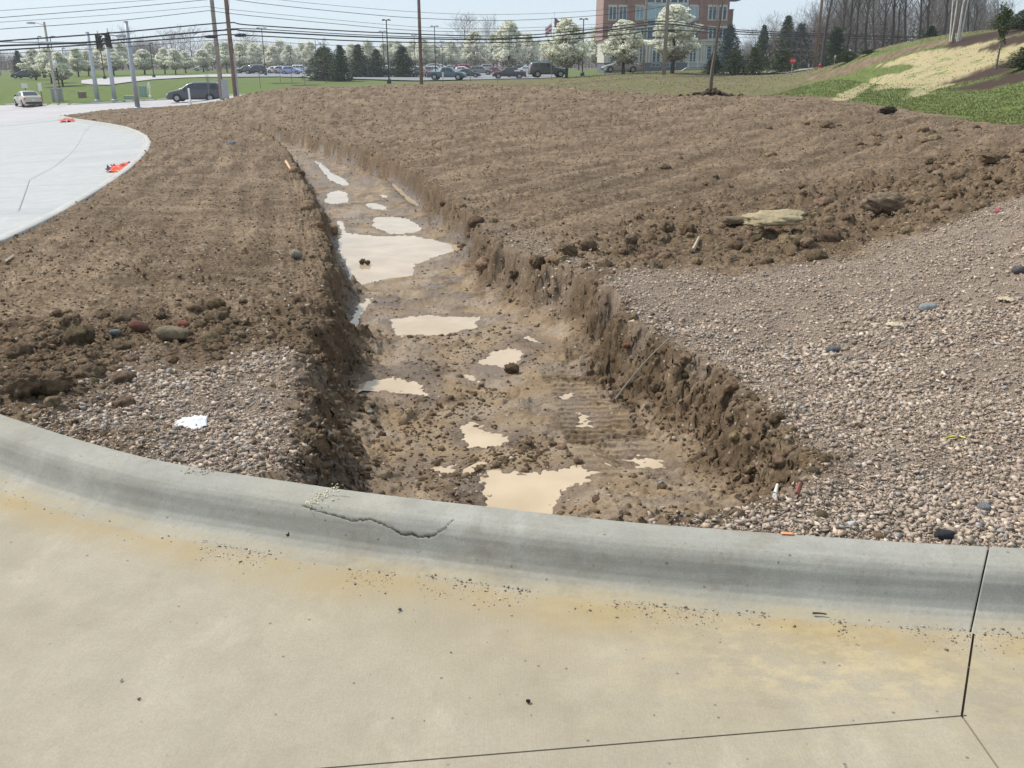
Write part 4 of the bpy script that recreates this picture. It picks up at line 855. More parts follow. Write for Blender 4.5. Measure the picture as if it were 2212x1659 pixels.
k = NT('petals'); k.col(k.attr('tint')); k.set(Roughness=.8); k.p.inputs['Specular IOR Level'].default_value = .1
tr_ = k.n('ShaderNodeBsdfTranslucent'); k.l(k.attr('tint'), tr_.inputs[0]); mx = k.n('ShaderNodeMixShader'); mx.inputs[0].default_value = .5; k.l(k.p.outputs[0], mx.inputs[1]); k.l(tr_.outputs[0], mx.inputs[2]); k.l(mx.outputs[0], k.t.nodes['Material Output'].inputs[0]); MAT_PT = k.m
m_bark = simple('dark_bark', (.055, .045, .038), .95, 0, .3, 8); m_bark2 = simple('grey_bark', (.20, .175, .155), .9, 0, .25, 8); m_white = simple('white_bark', (.62, .58, .54), .8, 0, .25, 5)
def branches(seed, Ht, trunk_h, spread, levels, nb, r0, up=.55, kink=.12):
    """recursive limbs; returns list of (points, radii)"""
    r = random.Random(seed); out = []; tips = []
    def grow(p, d, L, rad, lv):
        n = 4; pts = [p]; q = p; dd = d
        for i in range(n):
            dd = (dd + Vector((r.gauss(0, kink), r.gauss(0, kink), r.gauss(0, kink * .6) + .03))).normalized(); q = q + dd * L / n; pts.append(q)
        out.append((pts, [rad * (1 - .6 * i / n) for i in range(n + 1)], lv))
        if lv == 0: tips.append(q); return
        for j in range(nb[lv - 1]):
            t = r.uniform(.35, 1) if j else 1.0; a = pts[min(n, int(t * n))]
            ax = Vector((r.gauss(0, 1), r.gauss(0, 1), r.gauss(0, .35))).normalized()
            nd = (dd * up + ax * spread + Vector((0, 0, .25))).normalized(); grow(a, nd, L * r.uniform(.5, .75), rad * .45, lv - 1)
    grow(Vector((0, 0, 0)), Vector((0, 0, 1)), trunk_h, r0, 0) if levels == 0 else None
    if levels:
        pts = [Vector((0, 0, 0))]; d = Vector((0, 0, 1)); N = 8
        for i in range(N): d = (d + Vector((r.gauss(0, kink * .35), r.gauss(0, kink * .35), .12))).normalized(); pts.append(pts[-1] + d * Ht * .8 / N)
        out.append((pts, [r0 * (1 - .85 * i / N) for i in range(N + 1)], levels + 1))
        m = nb[-1]
        for j in range(m):
            t = trunk_h / (Ht * .8) + (1 - trunk_h / (Ht * .8)) * (j / m) ** .9; i = min(N - 1, int(t * N)); a = pts[i].lerp(pts[i + 1], t * N - i)
            w = j * 2.4 + r.gauss(0, .4); nd = Vector((math.cos(w) * spread, math.sin(w) * spread, up + r.gauss(0, .1))).normalized()
            grow(a, nd, Ht * .36 * (1.1 - .75 * (t - .2)), r0 * .34 * (1.1 - t * .7), levels - 1)
    return out, tips
def tubes(segs, nmin=3):
    Vs, Fs = [], []; off = 0
    for pts, rad, lv in segs:
        n = 7 if lv >= 4 else (4 if lv >= 2 else 3); P = np.array([p[:] for p in pts]); m = len(P); t = np.gradient(P, axis=0); t /= np.linalg.norm(t, axis=1)[:, None] + 1e-9
        a = np.cross(t, np.array([.31, .52, .1]) + .01); a /= np.linalg.norm(a, axis=1)[:, None] + 1e-9; b = np.cross(t, a); w = np.arange(n) * 6.2832 / n
        V = P[:, None] + (a[:, None] * np.cos(w)[None, :, None] + b[:, None] * np.sin(w)[None, :, None]) * np.array(rad)[:, None, None]
        i = np.arange(m * n).reshape(m, n); j = np.roll(i, -1, 1); Fs.append(np.c_[i[:-1].ravel(), j[:-1].ravel(), j[1:].ravel(), i[1:].ravel()] + off); Vs.append(V.reshape(-1, 3)); off += m * n
    return np.concatenate(Vs), np.concatenate(Fs)
def make_pear(seed, n=9500, wide=1.0):
    """blossoming pear, 8 m tall, 4.4 m wide"""
    r = np.random.RandomState(seed); segs, tips = branches(seed, 8.0, 1.5, .55, 3, [3, 3, 15], .15, 1.0, .10)
    C = []
    while len(C) < 120:
        z = r.uniform(1.7, 7.9); t = (z - 1.5) / 6.4; rm = 2.2 * wide * (np.sin(min(1, t * 2.1) * 1.571) ** .8) * (1 - max(0, t - .3) / .72) ** .75
        rm = rm * (.85 + .3 * r.rand()); w = r.uniform(0, 6.283); q = rm * (.25 + .75 * r.rand() ** .6); C.append((q * math.cos(w), q * math.sin(w), z))
    C = np.array(C); Rd = r.uniform(.26, .58, len(C)); pal = np.array([[.92, .92, .82], [.90, .91, .78], [.95, .94, .88], [.80, .83, .62], [.86, .85, .76], [.60, .62, .42], [.34, .30, .22]])
    V, F, T, P = leafcloud(C, Rd, n, .08, .175, seed + 1, .0, pal[[0, 0, 1, 1, 2, 2, 2, 3, 4, 5, 6]])
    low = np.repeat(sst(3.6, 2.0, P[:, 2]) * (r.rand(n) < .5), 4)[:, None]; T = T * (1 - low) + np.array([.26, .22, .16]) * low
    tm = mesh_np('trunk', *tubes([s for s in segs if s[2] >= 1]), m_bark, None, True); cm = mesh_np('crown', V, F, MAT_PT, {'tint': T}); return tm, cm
def make_conifer(seed, n=5200, pal=None, full=1.0, H_=6.0):
    r = np.random.RandomState(seed); Vs = []; C = []; Rd = []
    z = .35; 
    while z < H_ - .15:
        t = z / H_; rm = 1.45 * full * (1 - t) ** (.8 if full < 1.3 else .55) * (1 if t > .08 else .8) + .08; m = max(4, int(13 * (1 - t)) + 3); w0 = r.uniform(0, 6.28)
        for j in range(m):
            w = w0 + j * 6.283 / m + r.normal(0, .15); L = rm * r.uniform(.72, 1.15)
            for q in np.arange(.2, 1.01, .17): C.append((L * q * math.cos(w), L * q * math.sin(w), z - .22 * L * q + .12 * (L * q) ** 2 + r.normal(0, .03))); Rd.append(.10 + .13 * (1 - q) + .06 * full)
        z += H_ * .048 * (1.1 - .4 * t)
    V, F, T, P = leafcloud(np.array(C), np.array(Rd), n, .05, .13, seed + 1, .2, pal)
    mb = MB(); mb.tube([(0, 0, 0), (0, 0, H_ * .5), (0, 0, H_ * .99)], [.11, .07, .01], 7); return mb.mesh('trunk', m_bark, True), mesh_np('crown', V, F, MAT_LF, {'tint': T})
P_SPR = np.array([[.042, .078, .027], [.058, .10, .032], [.03, .052, .022], [.085, .125, .04], [.045, .066, .026]]); P_BLU = np.array([[.05, .085, .075], [.035, .06, .055], [.08, .12, .105], [.03, .05, .04]]); P_YEL = np.array([[.06, .085, .022], [.085, .11, .03], [.04, .06, .018], [.10, .125, .04]])
def make_bare(seed, Ht=15, twig=True, col=0, spread=.62, nb=(3, 4, 4, 11), r0=.22, th=.3):
    segs, tips = branches(seed, Ht, Ht * th, spread, 4, list(nb), r0, .85, .16)
    thick = [s for s in segs if s[2] >= 3]; thin = [s for s in segs if s[2] < 3]
    return mesh_np('trunk', *tubes(thick), m_bark, None, True), mesh_np('crown', *tubes([([p for p in a], [max(x, .014) for x in b], c) for a, b, c in thin]), MAT_TW, None, True)
k = NT('twig_bark'); k.col(k.mix(k.rng(k.noise(.8, 3), .3, .7), (.085, .066, .054), (.14, .11, .092))); k.set(Roughness=.95); MAT_TW = k.m
def tree(name, proto, loc, h, w, label, cat, group, h0, w0, seed=0):
    e = empty(name, loc, seed * 1.7); tag(e, label, cat, group); s = h / h0; sw = w / w0; e.scale = (sw, sw, s)
    for nm, me in (('trunk', proto[0]), ('crown', proto[1])): link(bpy.data.objects.new(nm, me), e)
    return e
def gpos(px, py, ymin=62, Y=None):
    if Y: 
        u, t = ray(px, py); return np.array([u * Y, Y, float(B(u * Y, Y))])
    return hit(px, py, None, ymin)
def size_at(p, px, top, w): return atY(px, top, p[1])[2] - p[2], w / FV * p[1] * 1.03
PEAR = [make_pear(s) for s in (1, 2, 3, 4)]
G1 = 'blossoming pear trees around the car park'
PT = [(78, 173, 105, 40, 'white blossoming pear tree furthest left beside the far road'), (112, 180, 103, 46, 'white blossoming pear tree just left of the cobra head lamp'), (136, 186, 112, 44, 'white blossoming pear tree standing in a mulch ring by the lantern'),
      (170, 166, 104, 38, 'white pear tree left of the nearest leaning grey signal pole'), (192, 164, 108, 36, 'white pear tree directly behind the first grey pole'), (246, 163, 103, 44, 'white pear tree behind the second grey pole and its signal heads'),
      (313, 161, 107, 44, 'rounded white pear tree right of the tallest grey pole'), (357, 160, 104, 33, 'slender white pear, first of the close trio on the green bank'), (380, 161, 106, 32, 'slender white pear, middle of the close trio on the green bank'),
      (402, 158, 110, 33, 'low white pear, third of the close trio on the green bank'), (440, 156, 106, 38, 'lone round white pear tree just left of the twin wooden poles'), (491, 157, 91, 34, 'white pear tree showing between the two wooden poles'), (520, 156, 92, 34, 'white pear tree just right of the reddish wooden pole'),
      (552, 155, 93, 36, 'white pear tree behind the dark parked cars at left of the lot'), (592, 156, 99, 32, 'small white pear beyond the white and blue parked cars'), (627, 154, 97, 28, 'narrow pale pear behind the pair of bare saplings'), (673, 155, 90, 32, 'white pear tree hidden behind the bushy pine'), (646, 152, 113, 24, 'low white pear peeping between two saplings'),
      (743, 151, 106, 24, 'little white pear showing between two spruces'), (831, 152, 93, 30, 'white pear behind the black double lamp in the car park'), (861, 152, 88, 32, 'white pear behind the rightmost spruce of the row'), (916, 152, 84, 38, 'white pear tree right of the tall central wooden pole'), (961, 150, 100, 30, 'grey white pear beyond the packed rows of cars'), (993, 150, 99, 28, 'thin white pear near the big bare tree in the car park'),
      (1026, 156, 67, 46, 'tall white pear in front of the big bare tree'), (1066, 153, 72, 36, 'white pear with a soft outline left of the large twin topped one'), (1100, 168, 45, 62, 'large white pear behind the black pickup truck'), (1140, 156, 72, 44, 'pale pear behind the white sedan'), (1184, 156, 84, 34, 'small pale pear under the flag'),
      (1223, 168, 39, 76, 'broad pear with a pointed top behind the dark boxy four by four'), (1294, 155, 55, 56, 'white pear left of the brick building entrance'), (1346, 160, 45, 76, 'wide white pear in front of the brick building, above the grey sedan'), (1452, 158, 12, 92, 'tallest white pear, covering the glass front of the brick building')]
for px, lb in ((458, 'back row pear between the lone pear and the grey wooden pole'), (535, 'back row pear right of the reddish pole, behind two nearer ones'), (572, 'back row pear under the first double headed lamp'), (610, 'back row pear above the lilac hatchback'), (655, 'back row pear above the white four by four'), (762, 'back row pear between the second and third spruce'),
        (797, 'back row pear between the third and fourth spruce'), (846, 'back row pear right of the tall double headed lamp'), (893, 'back row pear left of the central wooden pole'), (938, 'back row pear at the foot of the double headed lamp'), (975, 'back row pear above the maroon sedan'), (1045, 'back row pear before the bare tree pair'), (1085, 'back row pear left of the large pear over the black pickup'), (1122, 'back row pear above the dark sedan'), (1160, 'back row pear above the boxy four by four'), (1205, 'back row pear at the foot of the flagpoles'), (1250, 'back row pear behind the lamp nearest the building'), (265, 'back row pear left of the tallest grey pole'), (222, 'back row pear behind the middle grey pole')):
    PT.append((px, 151.5, 96 - (px * 37 % 11), 36, lb))
for i, (px, py, top, w, lb) in enumerate(PT):
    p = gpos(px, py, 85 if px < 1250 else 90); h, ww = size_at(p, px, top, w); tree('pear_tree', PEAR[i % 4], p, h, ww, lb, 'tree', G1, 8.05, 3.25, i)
CON = [make_conifer(21, 5200, P_SPR), make_conifer(22, 5200, P_SPR, 1.15), make_conifer(23, 5600, P_BLU, 1.1), make_conifer(24, 5200, P_YEL, 1.35), make_conifer(25, 5200, P_SPR, .9)]
CT = [(703, 174, 100, 50, 3, 'wide yellow green pine bush, leftmost of the evergreen row'), (738, 176, 95, 38, 0, 'dark spruce touching the yellow green pine bush'), (777, 168, 94, 40, 0, 'dark narrow topped spruce, third in the evergreen row'), (815, 168, 105, 36, 1, 'shorter spruce left of the double headed car park lamp'), (871, 168, 98, 43, 1, 'broad dark spruce left of the tall central wooden pole'),
      (1571, 149, 51, 46, 2, 'large blue spruce at the right corner of the brick building'), (1540, 155, 113, 30, 1, 'dark young pine left of the large blue spruce'), (1586, 155, 108, 34, 3, 'young yellowish pine in front of the large blue spruce'), (1627, 155, 100, 32, 3, 'young pine in the mulch bed, second right of the blue spruce'), (1689, 156, 106, 42, 3, 'bushy young pine beside the red stop sign'),
      (1694, 132, 31, 46, 4, 'tall dark pine with an airy top behind the stop sign'), (1724, 134, 49, 44, 2, 'blue green spruce behind and right of the stop sign'), (1645, 134, 52, 34, 4, 'tall dark spruce far behind the mulch bed pines'), (1799, 146, 56, 50, 4, 'dark spruce among bare trunks near the small road sign'), (1828, 146, 110, 38, 3, 'squat evergreen bush at the top left of the hill'), (1874, 132, 107, 30, 3, 'round evergreen bush on the hill crest by the white board'),
      (2008, 96, 55, 34, 4, 'dark spruce behind the hill crest among the bare wood'), (2169, 70, 21, 38, 3, 'green conifer on the hill skyline left of the edge'), (2206, 78, 20, 42, 3, 'olive conifer on the hill skyline at the right edge'), (2208, 148, 100, 46, 3, 'low yew shrub in mulch at the right edge of the hill'), (45, 160, 108, 26, 4, 'dark blue evergreen far off at the left edge')]
for i, (px, py, top, w, v, lb) in enumerate(CT):
    Y = {1571: 150, 1694: 150, 1724: 145, 1645: 150, 1799: 120, 2008: 90, 45: 230, 1540: 104, 1586: 103, 1627: 102, 1689: 102, 1828: 78, 1874: 75, 2169: 66, 2206: 60}.get(px)
    p = gpos(px, py, 62 if px < 1900 else 25, Y); 
    if Y and Y > 110: p[2] = min(p[2], atY(px, py, Y)[2])
    h, ww = size_at(p, px, top, w); tree('shrub' if (px in (1828, 1874, 2208)) else 'conifer_tree', CON[v], p, h, ww, lb, 'shrub' if (px in (1828, 1874, 2208)) else 'tree', 'evergreens near the car park and hill', 6.05, 1.75 if v != 3 else 1.8, i)
BARE = [make_bare(s) for s in (41, 42, 43)]; TALL = [make_bare(s, 18, True, 0, .5, (3, 3, 4, 11), .30, .38) for s in (51, 52, 53, 54)]
BT = [(1775, 146, -90, 'leaning dark trunked bare tree beside the utility pole at right'), (1808, 146, -60, 'thin bare tree just right of the dark spruce'), (1822, 143, -95, 'bare tree with pale grey trunk behind the squat evergreen'), (1843, 140, -70, 'stout bare tree between the two hill top bushes'), (1867, 136, -80, 'forked bare tree behind the round hill top bush'),
      (1902, 128, -50, 'slim straight bare tree right of the white board'), (1922, 124, -110, 'very tall bare tree above the middle of the hill crest'), (1934, 122, -40, 'twin of slim bare trees, the right hand one'), (1956, 118, -85, 'dark bare tree leaning right above the hill crest'), (1983, 112, -60, 'bare tree left of the dark crest spruce'), (2003, 108, -70, 'bare tree directly behind the dark crest spruce'), (2035, 100, -90, 'bare tree just left of the white birch clump'),
      (1868 + 20, 134, -30, 'crooked bare tree near the white board'), (2092, 84, -20, 'bushy bare tree right of the birch clump'), (2110, 84, 5, 'low twiggy bare tree behind the hill at right'), (2150, 70, 10, 'bare tree between birch clump and skyline conifer')]
for i, (px, py, top, lb) in enumerate(BT):
    p = gpos(px, py, 80, 104 + (i * 37 % 38)); h = atY(px, top, p[1])[2] - p[2]; tree('bare_tree', TALL[i % 4], p, h, h * .50, lb, 'tree', 'bare trees of the wood behind the hill', 15.5, 7.5, i)
for i, (px, Y, top, w, lb) in enumerate(((1008, 300, 44, 70, 'big round topped bare tree rising behind the car park'), (1060, 310, 50, 50, 'bare tree right of the big round topped one'), (420, 300, 68, 62, 'spreading bare tree left of the twin wooden poles'), (375, 310, 74, 60, 'hazy bare tree behind the trio of pears'), (545, 290, 78, 50, 'bare tree with open branches right of the wooden poles'), (278, 320, 68, 50, 'tall hazy bare tree behind the grey signal poles'), (1625, 210, 70, 60, 'faint bare tree beyond the brick building'), (1665, 220, 45, 66, 'grey bare tree between building and right hand wood'))):
    p = gpos(px, 150, 0, Y); h, ww = size_at(p, px, top, w); tree('bare_tree', BARE[i % 3], p, h, ww, lb, 'tree', 'bare trees beyond the car park', 13.5, 9, i)
# far woods: one mass nobody could count
def wood(name, items, protos, label, seed, brush=0, bs=1.0):
    r = random.Random(seed); Vs, Fs = [], []; off = 0; P2 = []
    for tm, cm in protos:
        for me in (tm, cm):
            v = np.empty(len(me.vertices) * 3); me.vertices.foreach_get('co', v); f = np.empty(len(me.loops), np.int32); me.loops.foreach_get('vertex_index', f); P2.append((v.reshape(-1, 3), f.reshape(-1, 4)))
    P2 = [(np.concatenate([P2[2 * i][0], P2[2 * i + 1][0]]), np.concatenate([P2[2 * i][1], P2[2 * i + 1][1] + len(P2[2 * i][0])])) for i in range(len(protos))]
    for (x, y, z, s, sw) in items:
        V, F = P2[r.randrange(len(P2))]; a = r.uniform(0, 6.28); c, q = math.cos(a), math.sin(a)
        W_ = np.c_[(V[:, 0] * c - V[:, 1] * q) * sw + x, (V[:, 0] * q + V[:, 1] * c) * sw + y, V[:, 2] * s + z]; Vs.append(W_); Fs.append(F + off); off += len(V)
    if brush:
        C = np.array([(x, y, z + s * f * 11.5) for (x, y, z, s, sw) in items for f in (.08, .2, .32, .45, .58)]); V, F, T, _ = leafcloud(C, np.tile([2.6, 3.0, 2.8, 2.4, 2.0], len(items)) * bs, int(brush * 1.8), .12, .32, seed, .0, np.ones((1, 3))); Fs.append(F + off); Vs.append(V)
    tag(obj_np(name, np.concatenate(Vs), np.concatenate(Fs), MAT_WD), label, 'woodland', kind='stuff')
k = NT('distant_twigs'); k.col(k.mix(k.rng(k.noise(.06, 3), .3, .7), (.12, .095, .085), (.19, .15, .13))); k.set(Roughness=1.0); MAT_WD = k.m
LOW = [make_bare(s, 13, True, 0, .7, (2, 2, 4, 11), .20, .12) for s in (61, 62, 63)]
r = random.Random(5); it = []
tops = [(-300, 105), (0, 108), (60, 112), (120, 106), (200, 96), (280, 84), (360, 82), (440, 84), (520, 90), (600, 92), (660, 98), (720, 104), (800, 104), (880, 102), (960, 88), (1040, 84), (1120, 100), (1240, 104), (1420, 110), (1560, 100), (1640, 80), (1720, 62), (1800, 40), (2100, 40), (2300, 30), (2600, 50)]
for i in range(430):
    px = r.uniform(-260, 1700); Y = r.uniform(300, 400); top = np.interp(px, [a for a, b in tops], [b for a, b in tops]) + r.gauss(4, 4); p = gpos(px, 140, 0, Y); h = (atY(px, top, Y)[2] - p[2]) * r.uniform(.75, 1.0); s = h / 11.5; it.append((p[0], p[1], p[2] - .5, s, s * r.uniform(.9, 1.5)))
wood('woods', it, LOW, 'hazy brown leafless woodland along the horizon beyond the car park', 1, 30000, 1.2)
it = []
for i in range(250):
    px = r.uniform(1640, 2500); Y = r.uniform(140, 215); top = np.interp(px, [1640, 1720, 1760, 1800, 2080, 2140, 2212, 2500], [70, 50, 10, -30, -25, 25, 38, 30]) + r.gauss(0, 8); p = gpos(px, 140, 0, Y); h = (atY(px, top, Y)[2] - p[2]) * r.uniform(.6, 1.0); s = h / 11.5; it.append((p[0], p[1], p[2] - .5, s, s * r.uniform(.6, .9)))
wood('woods', it, LOW, 'dense grey brown leafless wood behind the hill at right', 2, 20000, .9)
# saplings
def sapling(px, py, top, w, lb, seed, leafy=0, ymin=62, r0=.05, mat=None, name='sapling', Y=None):
    p = gpos(px, py, ymin, Y); h = atY(px, top, p[1])[2] - p[2]; ww = w / FV * p[1]
    segs, tips = branches(seed, h * 1.1, h * .32, .38, 2, [4, 13], r0, 1.0, .07); V, F = tubes(segs); mx = np.abs(V[:, :2]).max(); V[:, :2] *= np.where(np.hypot(V[:, 0], V[:, 1]) > .12, (ww / 2) / mx, 1)[:, None] if ww / 2 < mx else 1
    e = empty(name, p); tag(e, lb, 'tree', 'young planted trees'); nt_ = len(tubes(segs[:1])[0]) if 0 else None
    link(bpy.data.objects.new('trunk', mesh_np('trunk', *tubes([s for s in segs if s[2] >= 3]), mat or m_bark2, None, True)), e)
    V2, F2 = tubes([s for s in segs if s[2] < 3]); sc = min(1, (ww / 2) / max(.01, np.abs(V2[:, :2]).max())); V2[:, :2] *= sc; link(bpy.data.objects.new('branches', mesh_np('branches', V2, F2, mat or m_bark2, None, True)), e)
    if leafy:
        C = V2[::7]; V3, F3, T3, _ = leafcloud(C, np.full(len(C), .18), leafy, .04, .09, seed, 0, P_YEL); link(bpy.data.objects.new('leaves', mesh_np('leaves', V3, F3, MAT_LF, {'tint': T3})), e)
    return e
sapling(1534, 206, -70, 60, 'bare young tree in a mulch heap on the dirt mound skyline', 71, ymin=20, Y=38, r0=.095, mat=simple('brown_sapling_bark', (.15, .12, .095), .9))
sapling(2151, 148, 26, 34, 'slim young tree with small green leaves half way up the hill', 72, 700, ymin=20, r0=.06)
sapling(705, 181, 96, 40, 'green tinged sapling in front of the yellow green pine bush', 73, 900); sapling(631, 180, 98, 30, 'bare vase shaped sapling in the double mulch ring', 74, 150); sapling(659, 183, 98, 32, 'bare vase shaped sapling right of the double mulch ring', 75, 100)
sapling(563, 191, 140, 14, 'thin whip of a sapling at the edge of the lawn', 76); sapling(606, 178, 88, 26, 'thin bare sapling left of the double mulch ring', 77); sapling(452, 214, 160, 20, 'thin whip sapling in front of the dark minivan', 78, ymin=80)
sapling(1016, 176, 140, 20, 'thin bare sapling before the teal pickup truck', 79); sapling(1075, 177, 120, 22, 'thin bare sapling between two dark parked cars', 80); sapling(1192, 172, 130, 16, 'thin bare sapling before the boxy four by four', 81); sapling(1374, 158, 110, 26, 'thin bare sapling in front of the brick building', 82, ymin=90); sapling(1297 + 70, 159, 118, 12, 'thin whip sapling left of the paired building poles', 83, ymin=90)
e = empty('birch_tree', gpos(2066, 90, 40)); tag(e, 'clump of white birch trunks with red stems on the hill crest', 'tree')
rb = random.Random(3)
for j in range(8):
    x, y = rb.uniform(-.35, .35), rb.uniform(-.3, .3); lx = x * 1.2 + rb.uniform(-.2, .2); hh = rb.uniform(3, 5.5) if j > 4 else 9; segs, _ = branches(90 + j, hh, 2.2, .3, 1, [7], .05, 1.2, .05)
    V, F = tubes(segs); V += np.array([x, y, 0]); V[:, 0] += V[:, 2] * lx * .12; link(bpy.data.objects.new('trunk', mesh_np('trunk', V, F, m_white if j not in (0, 5) else m_bark2, None, True)), e)

rs = np.random.RandomState(19); p0 = gpos(1534, 206, 0, 38); n = 260; X = p0[0] + rs.normal(.25, .42, n); Y = p0[1] + rs.normal(-.2, .3, n); q = np.exp(-((X - p0[0]) / .35) ** 2) * .22
o = scatter('mulch_heap', LB, np.c_[X, Y, H(X, Y) + q * rs.rand(n)], rs.uniform(.08, .22, n), np.array([[.10, .068, .045]]) * rs.uniform(.6, 1.3, (n, 1)), MAT_CL, .2); tag(o, 'low dark heap of mulch and roots round the skyline sapling', 'mulch heap', kind='stuff')
# ---------------------------------------------------------------- brick office building
m_brick = NT('red_brick'); k = m_brick; k.coord(); br = k.n('ShaderNodeTexBrick'); br.inputs['Scale'].default_value = 1.0; br.inputs['Brick Width'].default_value = .6; br.inputs['Row Height'].default_value = .22; br.inputs['Mortar Size'].default_value = .02
br.inputs['Color1'].default_value = (.24, .105, .08, 1); br.inputs['Color2'].default_value = (.30, .14, .11, 1); br.inputs['Mortar'].default_value = (.36, .27, .23, 1); mp = k.n('ShaderNodeMapping'); mp.inputs['Rotation'].default_value = (R(90), 0, 0); k.l(k.coord(), mp.inputs[0]); k.l(mp.outputs[0], br.inputs['Vector'])
k.col(k.mix(k.rng(k.noise(.25, 4), .3, .7, .25, 0), br.outputs['Color'], (.16, .08, .065))); k.set(Roughness=.9); m_brick = k.m
m_lime = simple('pale_limestone', (.52, .475, .42), .85, 0, .08, 1.5); m_dkst = simple('dark_base_stone', (.10, .11, .135), .8, 0, .1, 2)
k = NT('office_glass'); k.col(k.mix(k.rng(k.noise(.12, 3), .40, .60), (.03, .05, .085), (.085, .13, .19))); k.set(Roughness=.15); k.p.inputs['Specular IOR Level'].default_value = .3; m_glass = k.m
k = NT('pale_glass'); k.col(k.mix(k.rng(k.noise(.2, 2), .45, .55), (.17, .27, .33), (.30, .43, .50))); k.set(Roughness=.15); m_glass2 = k.m
m_frame = simple('white_window_frame', (.48, .50, .51), .5, 0, .03, 2)
YB = 184.0
def bz(x, y): p = atY(1084.3 + x * .25735, y * .25735, YB); return p[0], p[2]
bld = empty('brick_building', (bz(1400, 600)[0], YB, float(B(*np.array([bz(1400, 600)[0], YB]))))); tag(bld, 'red brick office building with white stone ground floor and tall glass centre', 'building'); BO = np.array(bld.location)
def bpart(name, mat, rects, d0, d1, parent=bld):
    for x0, y0, x1, y1 in rects:
        mb = MB(); a, zt = bz(x0, y0); b, _ = bz(x1, y0); _, zb = bz(x0, y1); mb.box(((a + b) / 2 - BO[0], (d0 + d1) / 2, (zt + zb) / 2 - BO[2]), (b - a, d1 - d0, zt - zb)); mb.build(name, mat, parent)
bpart('brick_wall', m_brick, [(860, -170, 1205, 332), (1572, -170, 1928, 332)], 0, 16)
bpart('centre_wall', m_brick, [(1206, -170, 1571, 332)], .5, 16)
bpart('brick_pier', m_brick, [(1062, -170, 1082, 332), (1676, -170, 1700, 332)], -.5, -.002)
bpart('side_wing', m_brick, [(1929, 76, 1975, 600)], 3, 20); bpart('wing_coping', m_dkst, [(1929, 70, 1980, 78)], 2.9, 20)
bpart('cornice', m_lime, [(850, -190, 1945, -172)], -.6, 16.5); bpart('roof_edge', m_dkst, [(1920, -10, 1996, 6)], -.8, 3)
bpart('stone_ground_floor', m_lime, [(862, 333, 1924, 528)], .1, 15); bpart('stone_band', m_lime, [(858, 331, 1930, 345), (858, 372, 1930, 380)], -.25, .09)
for x in (880, 1060, 1205, 1232, 1545, 1640, 1668, 1690, 1812): bpart('stone_pilaster', m_lime, [(x, 346, x + 18, 371), (x, 381, x + 18, 528)], -.22, .095)
bpart('dark_base', m_dkst, [(862, 529, 1926, 640)], -.05, 15)
def window(x0, y0, x1, y1, vx=(), hy=(), glass=m_glass, lintel=True):
    f = MB(); t = 3
    a, zt = bz(x0, y0); b, zb = bz(x1, y1)
    def seg(u0, v0, u1, v1, d=.16):
        p, q = bz(u0, v0); r_, s_ = bz(u1, v1); f.box(((p + r_) / 2 - BO[0], -.075, (q + s_) / 2 - BO[2]), (r_ - p, d, q - s_))
    seg(x0, y0, x0 + t, y1); seg(x1 - t, y0, x1, y1); seg(x0 + t, y0, x1 - t, y0 + t); seg(x0 + t, y1 - t, x1 - t, y1)
    for v in vx: seg(v - 1.4, y0 + t, v + 1.4, y1 - t, .12)
    for h in hy:
        xs = [x0 + t] + [q for v in vx for q in (v - 1.4, v + 1.4)] + [x1 - t]
        for i in range(0, len(xs), 2): seg(xs[i], h - 1.4, xs[i + 1], h + 1.4, .12)
    w = f.build('window', m_frame, bld); g = MB(); g.box(((a + b) / 2 - BO[0], -.01, (zt + zb) / 2 - BO[2]), (b - a - .1, .06, zt - zb - .1)); g.build('pane', glass, w)
    if lintel:
        l = MB(); p, q = bz(x0 - 4, y0 - 17); r_, s_ = bz(x1 + 4, y0 - 1); l.box(((p + r_) / 2 - BO[0], -.04, (q + s_) / 2 - BO[2]), (r_ - p, .18, q - s_)); p, q = bz(x0 - 4, y1 + 1); r_, s_ = bz(x1 + 4, y1 + 8); l.box(((p + r_) / 2 - BO[0], -.04, (q + s_) / 2 - BO[2]), (r_ - p, .18, q - s_)); l.build('lintel_and_sill', m_lime, w)
for y0, y1, gg in ((57, 165, m_glass), (235, 325, m_glass), (-115, -10, m_glass)):
    for x0, x1 in ((897, 962), (982, 1048), (1122, 1192), (1580, 1650), (1732, 1802), (1815, 1888)): window(x0, y0, x1, y1, ((x0 + x1) // 2,), (y0 + 20,), m_glass2 if (x0 in (1122, 1580) and y0 == 57) else gg)
for y0, y1, gg in ((-160, 22, m_glass), (48, 168, m_glass2), (170, 205, m_glass), (232, 328, m_glass)): window(1216, y0, 1565, y1, (1290, 1345, 1420, 1480, 1530), ((y0 + 22,) if y1 - y0 > 60 else ()), gg, False)
bpart('spandrel', m_frame, [(1214, 24, 1567, 46), (1214, 207, 1567, 230)], -.12, .45)
for x0, x1 in ((905, 1045), (1085, 1125), (1152, 1202), (1260, 1330), (1340, 1410), (1430, 1530), (1572, 1632), (1712, 1808)): window(x0, 388, x1, 520, ((x0 + x1) // 2,), (410, 440, 470, 498), m_glass, False)
for x0, x1 in ((900, 1000), (1095, 1165), (1250, 1330), (1355, 1455)): window(x0, 533, x1, 562, ((x0 + x1) // 2,), (), m_glass, False)
